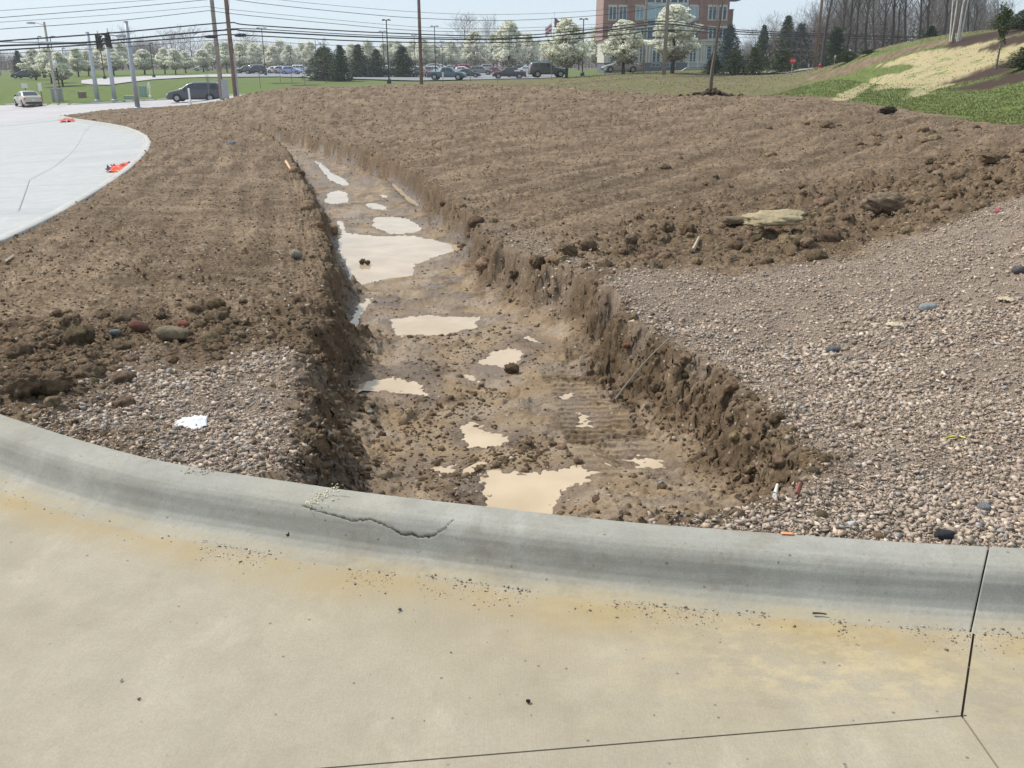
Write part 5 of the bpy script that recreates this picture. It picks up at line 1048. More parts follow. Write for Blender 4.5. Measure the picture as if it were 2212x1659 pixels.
# fence, steps, low block
fx0, fx1 = 1486, 1527; p0, p1 = gpos(fx0, 152, 0, 160), gpos(fx1, 152, 0, 160); z0 = atY(1500, 146, 160)[2]
e = empty('picket_fence', (p0[0], 160, z0)); tag(e, 'white railing fence on the low wall by the brick building', 'fence'); L = p1[0] - p0[0]
mb = MB(); [mb.box((0 + i * L / 22, 0, .55), (.06, .05, .9)) for i in range(23)]; mb.build('pickets', m_frame, e); mb = MB(); mb.box((L / 2, -.05, .95), (L, .045, .09)); mb.box((L / 2, -.05, .2), (L, .045, .09)); mb.build('rail', m_frame, e)
for i in (0, .5, 1): mb = MB(); mb.box((L * i, -.02, .6), (.16, .16, 1.25)); mb.build('post', m_frame, e)
g0 = float(B(p0[0], 160.)); mb = MB(); mb.box(((p0[0] + p1[0]) / 2, 160.1, (z0 + g0 - 1) / 2), (L + .6, 1.2, z0 - g0 + 1)); mb.prism([(p0[0] - 2.6, g0 - 1), (p0[0] - .301, g0 - 1), (p0[0] - .301, z0)], 159.6, 160.6); tag(mb.build('retaining_wall', simple('grey_wall', (.33, .30, .27), .9)), 'low grey stone wall carrying the white railing', 'wall')
# ---------------------------------------------------------------- poles, wires, lamps
m_wpole = simple('weathered_pole_wood', (.27, .235, .21), .9, 0, .25, 3); m_rpole = simple('brown_pole_wood', (.20, .125, .095), .9, 0, .3, 3); m_galv = simple('galvanised_steel', (.42, .455, .49), .5, .2, .12, 2); m_blk = simple('black_metal', (.018, .018, .02), .5); m_cab = simple('cable_black', (.02, .02, .022), .6); m_grey = simple('grey_paint', (.33, .33, .34), .6)
m_yel = simple('signal_yellow', (.62, .40, .05), .5); m_wht = simple('white_paint', (.75, .75, .72), .5, 0, .04); m_lens = simple('dark_lens', (.05, .03, .03), .2)
def upole(px, py, Y, r, h, mat, lb, parts=()):
    p = gpos(px, py, 0, Y); e = empty('utility_pole', p); tag(e, lb, 'pole', 'wooden utility poles along the road'); mb = MB(); mb.tube([(0, 0, -.5), (0, 0, h * .5), (0, 0, h)], [r, r * .85, r * .7], 12); mb.build('pole_shaft', mat, e, True)
    for f in parts: f(e)
    return e, p
def conduit(e): mb = MB(); mb.tube([(.24, -.05, -.3), (.2, -.05, 3.4)], .09, 8); mb.build('conduit', m_grey, e); mb = MB(); mb.tube([(.2, -.05, 3.4), (.13, -.05, 6.2), (.25, -.05, 7.4), (.7, -.05, 7.8), (1.3, -.05, 7.6)], .022, 5); mb.build('riser_cable', m_cab, e)
def base(e): mb = MB(); mb.box((.35, -.1, .8), (.5, .35, 1.6)); mb.build('meter_box', m_grey, e)
def arm(e): mb = MB(); mb.box((0, -.2, 9.6), (2.4, .12, .14)); mb.build('crossarm', m_wpole, e)
def ins(z): 
    def f(e): mb = MB(); [mb.lathe((-.32, -.1, z + i * .35), [(.03, 0), (.09, .05), (.05, .12), (.09, .17), (.03, .25)], 8) for i in range(3)]; mb.build('insulator', m_grey, e)
    return f
upole(479, 203, 82, .21, 15, m_wpole, 'weathered grey wooden pole, left one of the close pair', (base, ins(9.0), arm)); upole(509, 205, 77, .19, 15, m_rpole, 'reddish brown wooden pole with grey conduit, right one of the close pair', (conduit,))
upole(910, 168, 88, .17, 14, m_rpole, 'brownish wooden pole standing alone behind the dirt mound'); upole(1389, 160, 118, .19, 15, m_wpole, 'slimmer grey pole with transformer before the brick building', (lambda e: (lambda m: m.build('transformer', m_galv, e))(MB().lathe((-.45, 0, 9.2), [(.25, 0), (.3, .08), (.3, .85), (.2, 1.0)], 10)),))
upole(1434, 159, 98, .22, 15, m_wpole, 'thick grey pole standing before the tallest white pear', (arm,)); upole(1760, 144, 118, .20, 16, m_rpole, 'tall brown pole among bare trees left of the hill', (arm,))
def spl(P, n=14):
    P = np.array(P, float); out = []
    for i in range(len(P) - 1):
        a, b, c, d = P[max(i - 1, 0)], P[i], P[i + 1], P[min(i + 2, len(P) - 1)]
        for t in np.linspace(0, 1, n, endpoint=False): out.append(.5 * ((2 * b) + (c - a) * t + (2 * a - 5 * b + 4 * c - d) * t * t + (3 * b - a - 3 * c + d) * t ** 3))
    return np.array(out + [P[-1]])
def wire(pts, r, lb, g='overhead wires along the road'):
    P = spl([atY(a, b, c) for a, b, c in pts]); mb = MB(); mb.tube(P, r, 5); tag(mb.build('overhead_cable', m_cab), lb, 'cable', g)
PA, PB, PC, PD = 77, 84, 98, 118
wire([(-130, 100, 60), (0, 89, 62), (250, 70.5, 70), (484, 49.5, PA), (545, 54.5, 79), (820, 70.5, 85), (1098, 77.5, 91), (1300, 61, 96), (1437, 46, PC), (1560, 62, 105), (1760, 72, PD), (2100, 82, 130)], .048, 'thick black cable, topmost of the low bundle crossing the whole picture')
wire([(-130, 108, 60), (0, 99, 62), (200, 90.5, 69), (485, 65, PA), (545, 67.5, 79), (820, 81, 85), (1098, 84.5, 91), (1300, 67, 96), (1437, 52, PC), (1560, 66, 105), (1760, 76, PD), (2100, 84, 130)], .060, 'thickest black cable, second of the low bundle')
wire([(-130, 116, 60), (0, 108.5, 62), (250, 93, 70), (445, 79, 76), (487, 75, PA), (545, 77, 79), (820, 90, 85), (1098, 91.5, 91), (1300, 79, 96), (1437, 65, PC), (1560, 72, 105), (1760, 80, PD), (2100, 92, 130)], .048, 'black cable with splice cases, third of the low bundle')
wire([(487, 63, PA), (560, 63, 79), (820, 77, 85), (1098, 82, 91), (1300, 70, 96), (1437, 56, PC)], .035, 'black cable starting at the reddish pole, within the low bundle')
wire([(-130, 122, 60), (0, 116, 62), (250, 103, 70), (460, 87, 76), (545, 89, 79), (820, 101, 85), (1098, 100, 91), (1437, 81, PC), (1760, 84, PD)], .018, 'thinnest wire, lowest of the low bundle')
for a, lb in ((((-100, 28), (0, 23), (327, 0), (430, -8)), 'thin high wire leaving the top edge left of the poles'), (((-100, 45), (0, 38), (250, 18), (450, -1)), 'second high wire from the top on the left'), (((-100, 54), (0, 48), (250, 31), (447, 14)), 'faint third high wire on the left'), (((-100, 71), (0, 63), (250, 45), (450, 23)), 'lowest of the four high wires on the left')):
    wire([(x, y, 66 + (x + 100) / 36) for x, y in a], .022 if 'second' in lb or 'lowest' in lb else .015, lb, 'high power lines')
for a, lb in ((((450, -30), (600, -1), (901, 26), (1098, 31), (1306, 21), (1500, -2), (1640, -8)), 'topmost high wire crossing the sky in the middle'), (((450, -12), (542, 4.5), (720, 24), (901, 39), (1098, 44), (1306, 32), (1437, 14)), 'second high wire crossing the sky in the middle'), (((447, 14), (542, 25), (901, 58), (1098, 61), (1306, 51), (1437, 38)), 'faint third high wire in the middle sky'), (((450, 23), (542, 34), (720, 51), (901, 66), (1098, 68), (1306, 58), (1437, 44)), 'lowest high wire in the middle sky')):
    wire([(x, y, 75 + max(0, (x - 447)) / 43) for x, y in a], .022 if 'second' in lb or 'lowest' in lb else .015, lb, 'high power lines')
for (x, y, Y, lb) in ((456, 79, 76.5, 'black splice case on the cable left of the wooden poles'), (519, 76, 78, 'black splice case on the cable right of the reddish pole'), (1448, 66, 98.5, 'black splice case on the cable right of the thick grey pole')):
    p = atY(x, y, Y); mb = MB(); mb.lathe(p, [(.04, -.48), (.12, -.44), (.14, -.2), (.14, .2), (.12, .44), (.04, .48)], 10, axis='x'); tag(mb.build('splice_case', m_blk, None, True), lb, 'cable case', 'splice cases on the overhead cables')
def lamp(px, py, top, Y, lb, two=True, w=20, r=.09):
    p = gpos(px, py, 0, Y); h = atY(px, top, Y)[2] - p[2]; e = empty('lamp_post', p); tag(e, lb, 'lamp post', 'black car park lamps'); mb = MB(); mb.tube([(0, 0, -.3), (0, 0, h)], [r, r * .7], 8); mb.build('pole_shaft', m_blk, e); mb = MB(); mb.lathe((0, 0, 0), [(.28, -.3), (.28, .5), (.2, .6)], 10); mb.build('base', m_blk, e)
    W_ = w / FV * Y
    for s in ((-1, 1) if two else (1,)):
        mb = MB(); mb.tube([(0, 0, h - .15), (s * W_ * .12, 0, h + .02), (s * W_ * .22, 0, h)], .05, 6); mb.build('arm', m_blk, e); mb = MB(); mb.prism([(s * W_ * .16, h - .07), (s * W_ * .5, h - .10), (s * W_ * .5, h - .02), (s * W_ * .36, h + .09), (s * W_ * .18, h + .07)], -.22, .22); mb.build('lamp_head', m_blk, e)
lamp(840, 168, 43, 120, 'tall black double headed lamp left of the central wooden pole', w=17); lamp(941, 152, 56.5, 170, 'black double headed lamp right of the central wooden pole', w=17); lamp(1258, 156, 41, 128, 'black double headed lamp nearest the brick building', w=18); lamp(573, 150, 60.5, 180, 'black double headed lamp right of the twin wooden poles', w=20)
lamp(685, 150, 84, 230, 'short looking black lamp above the yellow green pine bush', w=11); lamp(830, 150, 67.5, 210, 'further black lamp just left of the tall double headed one', w=15); lamp(897, 150, 76, 230, 'distant black lamp left of the central wooden pole', w=12); lamp(956, 150, 89, 250, 'most distant black lamp among the car park pears', w=9)
lamp(332, 161, 93, 160, 'black single headed lamp on the green bank right of the grey poles', False, 12); lamp(121, 160, 79, 150, 'dark lamp behind the leftmost pears, left of the pair', False, 24); lamp(143, 160, 104, 190, 'small dark lamp low behind the lantern pear', False, 10); lamp(95, 160, 79, 170, 'slender dark lamp beside the cobra head pole', False, 14); lamp(226, 166, 108, 150, 'black lamp column standing between the two far grey poles', False, 6)
# cobra lamp, left
p = gpos(124, 219, 0, 93); e = empty('street_lamp', p); tag(e, 'slender tan pole with a cobra head lamp beside the grey cabinet', 'street lamp'); h = atY(90, 47, 93)[2] - p[2]; mb = MB(); mb.tube([(0, 0, -.3), (0, 0, h)], [.15, .1], 10); mb.build('pole_shaft', simple('tan_pole', (.40, .37, .33), .8), e); mb = MB(); mb.tube([(0, 0, h - .3), (-.8, 0, h - .1), (-1.0, 0, h - .12)], .035, 6); mb.build('arm', m_galv, e); mb = MB(); mb.prism([(-.9, h - .05), (-1.25, h - .02), (-1.7, h - .08), (-1.6, h - .18), (-1.0, h - .2)], -.14, .14); mb.build('lamp_head', m_grey, e)
# lantern
p = gpos(128, 186, 0, 112); e = empty('lantern_post', p); tag(e, 'black post with a white globed lantern and side arm by the mulch ring', 'lantern'); z0 = atY(127, 146, 112)[2] - p[2]; mb = MB(); mb.tube([(0, 0, -.2), (0, 0, z0)], .07, 8); mb.build('pole_shaft', m_blk, e); mb = MB(); mb.lathe((0, 0, z0), [(.12, 0), (.2, .15), (.24, .5), (.2, .55)], 8); mb.build('lantern_glass', m_wht, e); mb = MB(); mb.lathe((0, 0, z0 + .55), [(.25, 0), (.12, .2), (.03, .4)], 8); mb.build('lantern_cap', m_wht, e); mb = MB(); mb.tube([(0, 0, z0 - .4), (-1.0, 0, z0 - .45)], .05, 6); mb.build('arm', m_blk, e)
# signal poles
def gpole(px, py, top, Y, r, lb, armto=None, arml=None, f=None):
    p = gpos(px, py, 0, Y) if not f else hit(px, py, f); p[2] = min(p[2], atY(px, py, p[1])[2]); e = empty('signal_pole', p); tag(e, lb, 'signal pole', 'grey steel signal poles'); q = atY(px, top, p[1]); h = q[2] - p[2]
    mb = MB(); mb.tube([(0, 0, -.3), (0, 0, h)], [r, r * .72], 16); mb.build('pole_shaft', m_galv, e, True); mb = MB(); mb.lathe((0, 0, 0), [(r * 1.5, -.3), (r * 1.5, .10), (r * 1.1, .14)], 12); mb.build('base_plate', m_galv, e); mb = MB(); mb.lathe((0, 0, h), [(r * .82, -.02), (r * .82, .08), (.05, .12)], 12); mb.build('cap', m_galv, e)
    if armto:
        a = atY(arml[0], arml[1], p[1]) - p; b = atY(armto[0], armto[1], p[1]) - p; a[1] = b[1] = 0; mb = MB(); mb.tube([(0, 0, a[2]), b], [.13, .07], 10); mb.build('mast_arm', m_galv, e, True)
    return e, p
gpole(298, 235, 48, 72, .19, 'tallest grey steel pole, planted in the dirt corner', (237, 75), (272, 78)); gpole(248, 215.5, 72 + 20, 92, .22, 'middle grey steel pole with a traffic signal at its top'); gpole(211, 216, 71, 92, .22, 'left grey steel pole carrying the long mast arm', (-80, 88), (192, 94))
def signal(px, py, Y, lb, rz):
    p = atY(px, py, Y); e = empty('traffic_signal', p, rz); tag(e, lb, 'traffic light', 'traffic signals on the mast arms'); mb = MB(); mb.box((0, 0, 0), (.36, .26, 1.12)); mb.build('housing', m_blk, e); mb = MB(); mb.box((.0, .15, 0), (.52, .035, 1.32)); mb.build('backplate', m_blk, e); mb = MB(); mb.box((0, .19, 0), (.30, .05, 1.0)); mb.box((0, -.02, -.585), (.34, .24, .05)); mb.build('backing', m_yel, e)
    for i in (-1, 0, 1):
        mb = MB(); mb.lathe((0, -.16, i * .36), [(.135, -.03), (.135, .03)], 12, axis='y'); l = mb.build('lens', m_lens, e); mb = MB(); mb.prism([(-.16, i * .36 + .02), (-.13, i * .36 + .15), (0, i * .36 + .19), (.13, i * .36 + .15), (.16, i * .36 + .02), (.12, i * .36 + .02), (0, i * .36 + .15), (-.12, i * .36 + .02)], -.42, -.19); mb.build('visor', m_blk, e)
    mb = MB(); mb.tube([(0, .1, .5), (0, .1, .95)], .04, 6); mb.build('bracket', m_galv, e)
signal(214.5, 90, 88, 'left black traffic signal with a yellow backplate edge', R(50)); signal(232.5, 87, 80, 'right black traffic signal hanging at the tallest pole arm', R(-40))
# roadside boxes and signs
def cabinet(name, px, py, top, w, Y, mat, lb, cat, d=.6, feet=None):
    p = gpos(px, py, 0, Y); h = atY(px, top, p[1])[2] - p[2]; W_ = w / FV * p[1]; e = empty(name, p); tag(e, lb, cat); mb = MB(); mb.box((0, 0, h * .5 - .1), (W_, d, h + .1)); mb.build('housing', mat, e); mb = MB(); mb.box((0, 0, h - .02), (W_ + .08, d + .08, .07)); mb.build('lid', mat, e); mb = MB(); mb.box((0, -d / 2 - .012, h * .48), (W_ * .8, .02, h * .8)); mb.build('door', mat, e); return e
cabinet('utility_cabinet', 126, 220, 191, 18, 95, m_grey, 'tall grey signal control cabinet behind the tan lamp pole', 'cabinet'); cabinet('utility_box', 179, 213.5, 199, 12, 99, simple('brown_box', (.24, .17, .14), .8), 'small brown utility box on the grass left of the grey poles', 'utility box')
cabinet('utility_box', 309.5, 205, 186, 12, 100, simple('sage_green_box', (.30, .40, .34), .6), 'upright pale green utility box right of the tallest pole', 'utility box'); cabinet('utility_box', 283, 213, 206.5, 24, 96, simple('mint_green_box', (.33, .45, .38), .6), 'long low green transformer box on the grass verge', 'utility box')
def marker(px, py, top, Y, lb, r=.08):
    p = gpos(px, py, 0, Y); h = atY(px, top, p[1])[2] - p[2]; e = empty('marker_post', p); tag(e, lb, 'marker post'); mb = MB(); mb.tube([(0, 0, -.2), (0, 0, h * .93)], r, 10); mb.build('post', m_wht, e); mb = MB(); mb.lathe((0, 0, h * .93), [(r * 1.2, 0), (r * 1.2, h * .05), (r * .4, h * .08)], 10); mb.build('cap', m_wht, e); mb = MB(); mb.lathe((0, 0, 0), [(r * 2, -.1), (r * 2, .2), (r * 1.1, .25)], 10); mb.build('base', m_wht, e); return e, h
e, h = marker(325, 209, 179, 97, 'white marker post with a small plate on the verge'); mb = MB(); mb.box((0, -.1, h * .78), (.35, .02, .4)); mb.build('plate', m_wht, e)
marker(411, 223, 191, 84, 'white plastic post in front of the minivan')
def sign(px, py, top, w, Y, lb, face=m_wht, hh=None, post=m_blk, name='sign', shape=None, text=None):
    p = gpos(px, py, 0, Y); h = atY(px, top, p[1])[2] - p[2]; W_ = w / FV * p[1]; H2 = hh / FV * p[1] if hh else W_ * .7; e = empty(name, p); tag(e, lb, 'sign'); mb = MB(); mb.tube([(0, 0, -.3), (0, 0, h - .04)], .035, 6); mb.build('post', post, e)
    mb = MB()
    if shape == 8: mb.prism([(W_ / 2 * math.cos(R(22.5 + 45 * i)) * 1.08, h - H2 / 2 + W_ / 2 * math.sin(R(22.5 + 45 * i)) * 1.08) for i in range(8)], -.07, -.045)
    else: mb.box((0, -.06, h - H2 / 2), (W_, .025, H2))
    mb.build('sign_panel', face, e)
    if text:
        c = bpy.data.curves.new('lettering', 'FONT'); c.body = text; c.size = W_ * .36; c.align_x = 'CENTER'; c.align_y = 'CENTER'; c.extrude = .004; to = bpy.data.objects.new('lettering_source', c); COL.objects.link(to); bpy.context.view_layer.update()
        me = bpy.data.meshes.new_from_object(to.evaluated_get(bpy.context.evaluated_depsgraph_get())); bpy.data.objects.remove(to); me.materials.clear(); me.materials.append(m_wht); o = link(bpy.data.objects.new('lettering', me), e); o.location = (0, -.078, h - H2 / 2); o.rotation_euler = (R(90), 0, 0)
    return e
m_red = simple('sign_red', (.55, .03, .04), .4); sign(1708, 175, 124.5, 12, 92, 'red octagonal stop sign at the far road end', m_red, 12, m_galv, 'stop_sign', 8, 'STOP')
sign(55.5, 196, 180, 13, 105, 'small white board sign on the grass behind the beige sedan', hh=9); e = sign(92, 218, 179, 7, 96, 'narrow white and black roadside sign right of the beige sedan', hh=16); 
sign(1800, 155, 119.5, 3.4, 95, 'small white sign on a thin post left of the hill', hh=8, post=m_grey); sign(1891, 126, 111, 8, 78, 'blank white board leaning on the hill crest', hh=10, post=m_wht); sign(1314 - 7, 160, 144, 4.5, 110, 'small white sign left of the grey sedan', hh=7); sign(1306 - 170, 153, 139, 5, 160, 'tiny white sign between the pears beyond the white sedan', hh=6)
sign(957, 175, 156, 3, 104, 'small white post sign by the teal pickup', hh=14); sign(26, 176, 163, 9, 190, 'distant white sign at the far left road', hh=6); sign(45, 172, 163, 6, 200, 'second distant white sign at the far left road', hh=5); e = sign(1744, 167, 138, 3, 92, 'thin leaning grey marker stake near the red hydrant', m_grey, 6, m_grey)
for i, (px, top) in enumerate(((2, 140), (29, 128), (62, 127), (74, 150))): p = gpos(px, 165, 0, 200 + i * 8); mb = MB(); mb.tube([p, p + np.array([0, 0, atY(px, top, p[1])[2] - p[2]])], .13, 7); tag(mb.build('distant_pole', m_wpole), ('grey pole at the very left edge of the far road', 'grey pole second from left at the far road', 'grey pole third from left near the first pears', 'short grey pole close to the first pear')[i], 'pole', 'distant roadside poles')
# hydrant
p = gpos(1769, 158, 0, 88); e = empty('fire_hydrant', p); e.scale = (.6, .6, .6); tag(e, 'small red fire hydrant at the foot of the hill', 'hydrant'); mb = MB(); mb.lathe((0, 0, 0), [(.2, -.1), (.2, .06), (.13, .08), (.13, .5), (.17, .52), (.17, .58), (.12, .68), (.04, .75), (.04, .8)], 12); mb.build('barrel', m_red, e, True)
for s in (-1, 1): mb = MB(); mb.lathe((s * .17, 0, .42), [(.07, -.06), (.08, .05)], 8, axis='x'); mb.build('outlet', m_red, e)
# flags
for px, top, h2, c1, c2, lb in ((1196, 27, 0, (.05, .06, .16), (.45, .06, .07), 'taller flagpole with a dark drooping flag'), (1190.5, 39, 0, (.75, .72, .72), (.60, .08, .09), 'shorter flagpole with a red and white flag')):
    p = gpos(px, 150, 0, 175 if top < 30 else 173); h = atY(px, top, p[1])[2] - p[2]; e = empty('flagpole', p); tag(e, lb, 'flagpole', 'flagpoles behind the pear trees'); mb = MB(); mb.tube([(0, 0, 0), (0, 0, h)], [.07, .04], 8); mb.lathe((0, 0, h), [(.02, 0), (.09, .08), (.02, .17)], 8); mb.build('pole_shaft', m_wht, e)
    for q in range(5):
        mb = MB(); z = h - .9 - (0 if top < 30 else .0); sg = 1 if top < 30 else -1; V = []
        for t in np.linspace(0, 1, 10): V += [(sg * t * 1.15, .12 * math.sin(t * 9), z - q * .32 - t * .6 + .1 * math.sin(t * 7)), (sg * t * 1.15, .12 * math.sin(t * 9 + .3), z - (q + 1) * .32 - t * .6 + .1 * math.sin(t * 7))]
        mb.add(V, [(2 * i, 2 * i + 1, 2 * i + 3, 2 * i + 2) for i in range(9)]); o = mb.build('flag', simple('flag_cloth', c1 if q % 2 == 0 else c2, .7), e); so = o.modifiers.new('t', 'SOLIDIFY'); so.thickness = .01
    
# ---------------------------------------------------------------- paved areas far off
xs = np.arange(-78, 22, 3.0)
def at2(px, py, ym=95): return hit(px, py, None, ym)[:2]
near = [at2(a, b) for a, b in ((500, 168), (600, 167), (700, 170), (800, 173), (900, 176), (1000, 177), (1100, 175), (1180, 172), (1250, 168.5))]
sheet('parking_lot', [((a[0], max(a[1], 128)), (a[0] * 330 / max(a[1], 128), 330)) for a in near], MAT_AS, .14, 60)
sheet('access_road', [(at2(a, b), at2(a, c)) for a, b, c in ((176, 182, 175), (200, 184.5, 172), (235, 185, 170), (270, 180, 167.5), (330, 173, 165.5), (400, 169, 164), (450, 167.5, 162), (500, 167, 161.5))], MAT_RD, .12, 8)
sheet('access_road', [(at2(a, b, 98), at2(a, c, 98)) for a, b, c in ((1555, 160, 158.5), (1640, 160, 157), (1700, 159, 154), (1770, 157.5, 152), (1830, 155, 149))], MAT_RD, .10, 6)
sheet('side_road', [((-110, 96), (-110, 112)), ((-70, 96), (-70, 110)), ((-53, 95.5), (-60, 109))], MAT_RD, .08, 8)
for a, b, c in ((180, 500, 160), ): pass
# ---------------------------------------------------------------- vehicles
k = NT('car_glass'); k.col((.025, .03, .035)); k.set(Roughness=.08); k.p.inputs['Specular IOR Level'].default_value = .8; m_cg = k.m
m_tyre = simple('tyre_rubber', (.02, .02, .02), .9); m_rim = simple('alloy_rim', (.35, .35, .36), .35, .6); m_rimd = simple('dark_rim', (.08, .08, .085), .35, .6); m_tail = simple('tail_lamp_red', (.50, .03, .03), .3); m_head = simple('head_lamp', (.65, .66, .66), .2); m_plate = simple('number_plate', (.6, .6, .6), .5); m_trim = simple('black_trim', (.02, .02, .02), .7)
# side profiles: x from nose; (x, underside, shoulder, roof)
PRO = {
 'sedan': dict(L=4.6, W=1.78, st=[(0, .30, .52, .52), (.10, .22, .66, .66), (.5, .20, .78, .78), (1.15, .2, .90, .92), (1.35, .2, .93, .98), (2.05, .2, .95, 1.40), (2.5, .2, .96, 1.45), (3.1, .2, .97, 1.42), (3.55, .2, .98, 1.24), (3.95, .2, .99, 1.03), (4.35, .22, .97, .99), (4.54, .26, .88, .88), (4.6, .34, .62, .62)], wx=(.92, 3.6), r=.32, g=(1.42, 3.9)),
 'minivan': dict(L=5.15, W=1.98, st=[(0, .30, .55, .55), (.1, .22, .72, .72), (.45, .2, .92, .92), (1.05, .2, 1.02, 1.04), (1.3, .2, 1.05, 1.12), (2.05, .2, 1.08, 1.62), (2.5, .2, 1.09, 1.74), (3.6, .2, 1.10, 1.76), (4.6, .2, 1.10, 1.72), (4.85, .22, 1.10, 1.6), (5.05, .26, 1.05, 1.16), (5.15, .34, .7, .72)], wx=(1.0, 4.05), r=.35, g=(1.38, 4.95)),
 'suv': dict(L=4.5, W=1.8, st=[(0, .40, .62, .62), (.08, .34, .88, .88), (.4, .32, 1.0, 1.0), (1.25, .32, 1.06, 1.08), (1.4, .32, 1.07, 1.15), (1.9, .32, 1.08, 1.62), (2.2, .32, 1.09, 1.69), (3.4, .32, 1.09, 1.69), (4.25, .33, 1.09, 1.66), (4.40, .35, 1.08, 1.35), (4.47, .38, 1.02, 1.06), (4.5, .42, .7, .7)], wx=(.85, 3.6), r=.37, g=(1.5, 4.38)),
 'pickup': dict(L=5.5, W=1.88, st=[(0, .42, .66, .66), (.08, .36, .92, .92), (.4, .34, 1.02, 1.02), (1.3, .34, 1.08, 1.1), (1.45, .34, 1.09, 1.16), (2.0, .34, 1.1, 1.62), (2.3, .34, 1.1, 1.72), (3.0, .34, 1.1, 1.72), (3.35, .34, 1.1, 1.66), (3.5, .34, 1.1, 1.14), (3.55, .34, 1.1, 1.1), (5.38, .38, 1.1, 1.1), (5.46, .4, 1.06, 1.06), (5.5, .44, .7, .7)], wx=(.9, 4.35), r=.40, g=(1.55, 3.42)),
 'hatch': dict(L=4.1, W=1.72, st=[(0, .30, .55, .55), (.1, .22, .7, .7), (.45, .2, .86, .86), (.95, .2, .96, .98), (1.1, .2, .98, 1.05), (1.8, .2, 1.0, 1.46), (2.3, .2, 1.01, 1.52), (3.2, .2, 1.02, 1.48), (3.7, .2, 1.02, 1.30), (3.95, .22, 1.0, 1.06), (4.06, .26, .9, .9), (4.1, .34, .62, .62)], wx=(.8, 3.35), r=.31, g=(1.15, 3.85))}
def smooth_st(st, n=26):
    st = np.array(st); xs = np.unique(np.r_[np.linspace(st[0, 0], st[-1, 0], n), st[:, 0]]); return np.c_[xs, [np.interp(xs, st[:, 0], st[:, i]) for i in (1, 2, 3)][0], np.interp(xs, st[:, 0], st[:, 2]), np.interp(xs, st[:, 0], st[:, 3])]
VP = {}
def car_meshes(kind):
    if kind in VP: return VP[kind]
    d = PRO[kind]; L, Wd = d['L'], d['W']; st = smooth_st(d['st']); rings = []
    for x, zb, zs, zr in st:
        e = min(x, L - x) / .55; w = Wd / 2 * (.80 + .20 * min(1, e) ** .5); g = max(0, zr - zs); wr = w * (1 - .06 - .17 * min(1, g / .5)); wr2 = wr * (.82 if g > .15 else .86); zt = zr
        rings.append([(-w * .9, zb), (-w * .985, zb + .14), (-w, (zb + zs) / 2), (-w * .985, zs - .07), (-w * .955, zs), (-wr, max(zs + .006, zr - .05 * min(1, g * 3))), (-wr2, zt + .012), (0, zt + .03)])
    V = []; n = 15
    for (x, *_), rg in zip(st, rings):
        full = rg + [(-a, b) for a, b in rg[-2::-1]]; V += [(x - L / 2, a, b) for a, b in full]
    V = np.array(V); m = len(st); F = [(i * n + j, i * n + j + 1, (i + 1) * n + j + 1, (i + 1) * n + j) for i in range(m - 1) for j in range(n - 1)] + [(i * n + n - 1, i * n, (i + 1) * n, (i + 1) * n + n - 1) for i in range(m - 1)] + [tuple(range(n)), tuple((m - 1) * n + j for j in range(n))]
    body = MB().add(V, F)
    g0, g1 = d['g']; parts = {}
    # side glass: between shoulder and roof rail, split in panes
    cuts = {'sedan': (1.95, 2.62, 3.5), 'minivan': (1.95, 2.75, 3.85, 4.85), 'suv': (1.85, 2.6, 3.45, 4.2), 'pickup': (1.95, 2.7, 3.3), 'hatch': (1.7, 2.5, 3.5)}[kind]; lo = {'sedan': 1.62, 'minivan': 1.6, 'suv': 1.6, 'pickup': 1.65, 'hatch': 1.35}[kind]
    def sidept(x, t):
        zb, zs, zr = [np.interp(x, st[:, 0], st[:, i]) for i in (1, 2, 3)]; e = min(x, L - x) / .55; w = Wd / 2 * (.80 + .20 * min(1, e) ** .5); g = max(0, zr - zs); wr = w * (1 - .06 - .17 * min(1, g / .5)); z1 = max(zs + .006, zr - .05 * min(1, g * 3)); return (w * .955 * (1 - t) + wr * t, zs * (1 - t) + z1 * t)
    sg = []
    b0 = lo
    for b1 in cuts:
        xs_ = np.linspace(b0 + .04, b1 - .04, 5)
        for s in (-1, 1):
            V2 = []; mb = MB()
            for x in xs_: a = sidept(x, .10); c = sidept(x, .90); V2 += [(x - L / 2, s * (a[0] + .012), a[1]), (x - L / 2, s * (c[0] + .012), c[1])]
            mb.add(V2, [(2 * i, 2 * i + 1, 2 * i + 3, 2 * i + 2) for i in range(4)]); sg.append(mb.mesh('side_window', m_cg))
        b0 = b1
    def cross(xa, xb, off=.016):
        mb = MB(); V2 = []
        for x in np.linspace(xa, xb, 5):
            zb, zs, zr = [np.interp(x, st[:, 0], st[:, i]) for i in (1, 2, 3)]; e = min(x, L - x) / .55; w = Wd / 2 * (.80 + .20 * min(1, e) ** .5); g = max(0, zr - zs); wr2 = w * (1 - .06 - .17 * min(1, g / .5)) * .84; V2 += [(x - L / 2, -wr2 * .97, zr + .012 + off), (x - L / 2, 0, zr + .03 + off), (x - L / 2, wr2 * .97, zr + .012 + off)]
        mb.add(V2, [(3 * i + j, 3 * i + j + 1, 3 * i + j + 4, 3 * i + j + 3) for i in range(4) for j in (0, 1)]); return mb.mesh('windscreen', m_cg)
    WS = {'sedan': ((1.38, 2.0), (3.22, 3.92)), 'minivan': ((1.33, 2.02), (4.87, 5.04)), 'suv': ((1.42, 1.88), (4.28, 4.455)), 'pickup': ((1.48, 1.98), (3.37, 3.5)), 'hatch': ((1.13, 1.78), (3.5, 3.93))}[kind]
    fr, rr_ = cross(*WS[0]), cross(*WS[1])
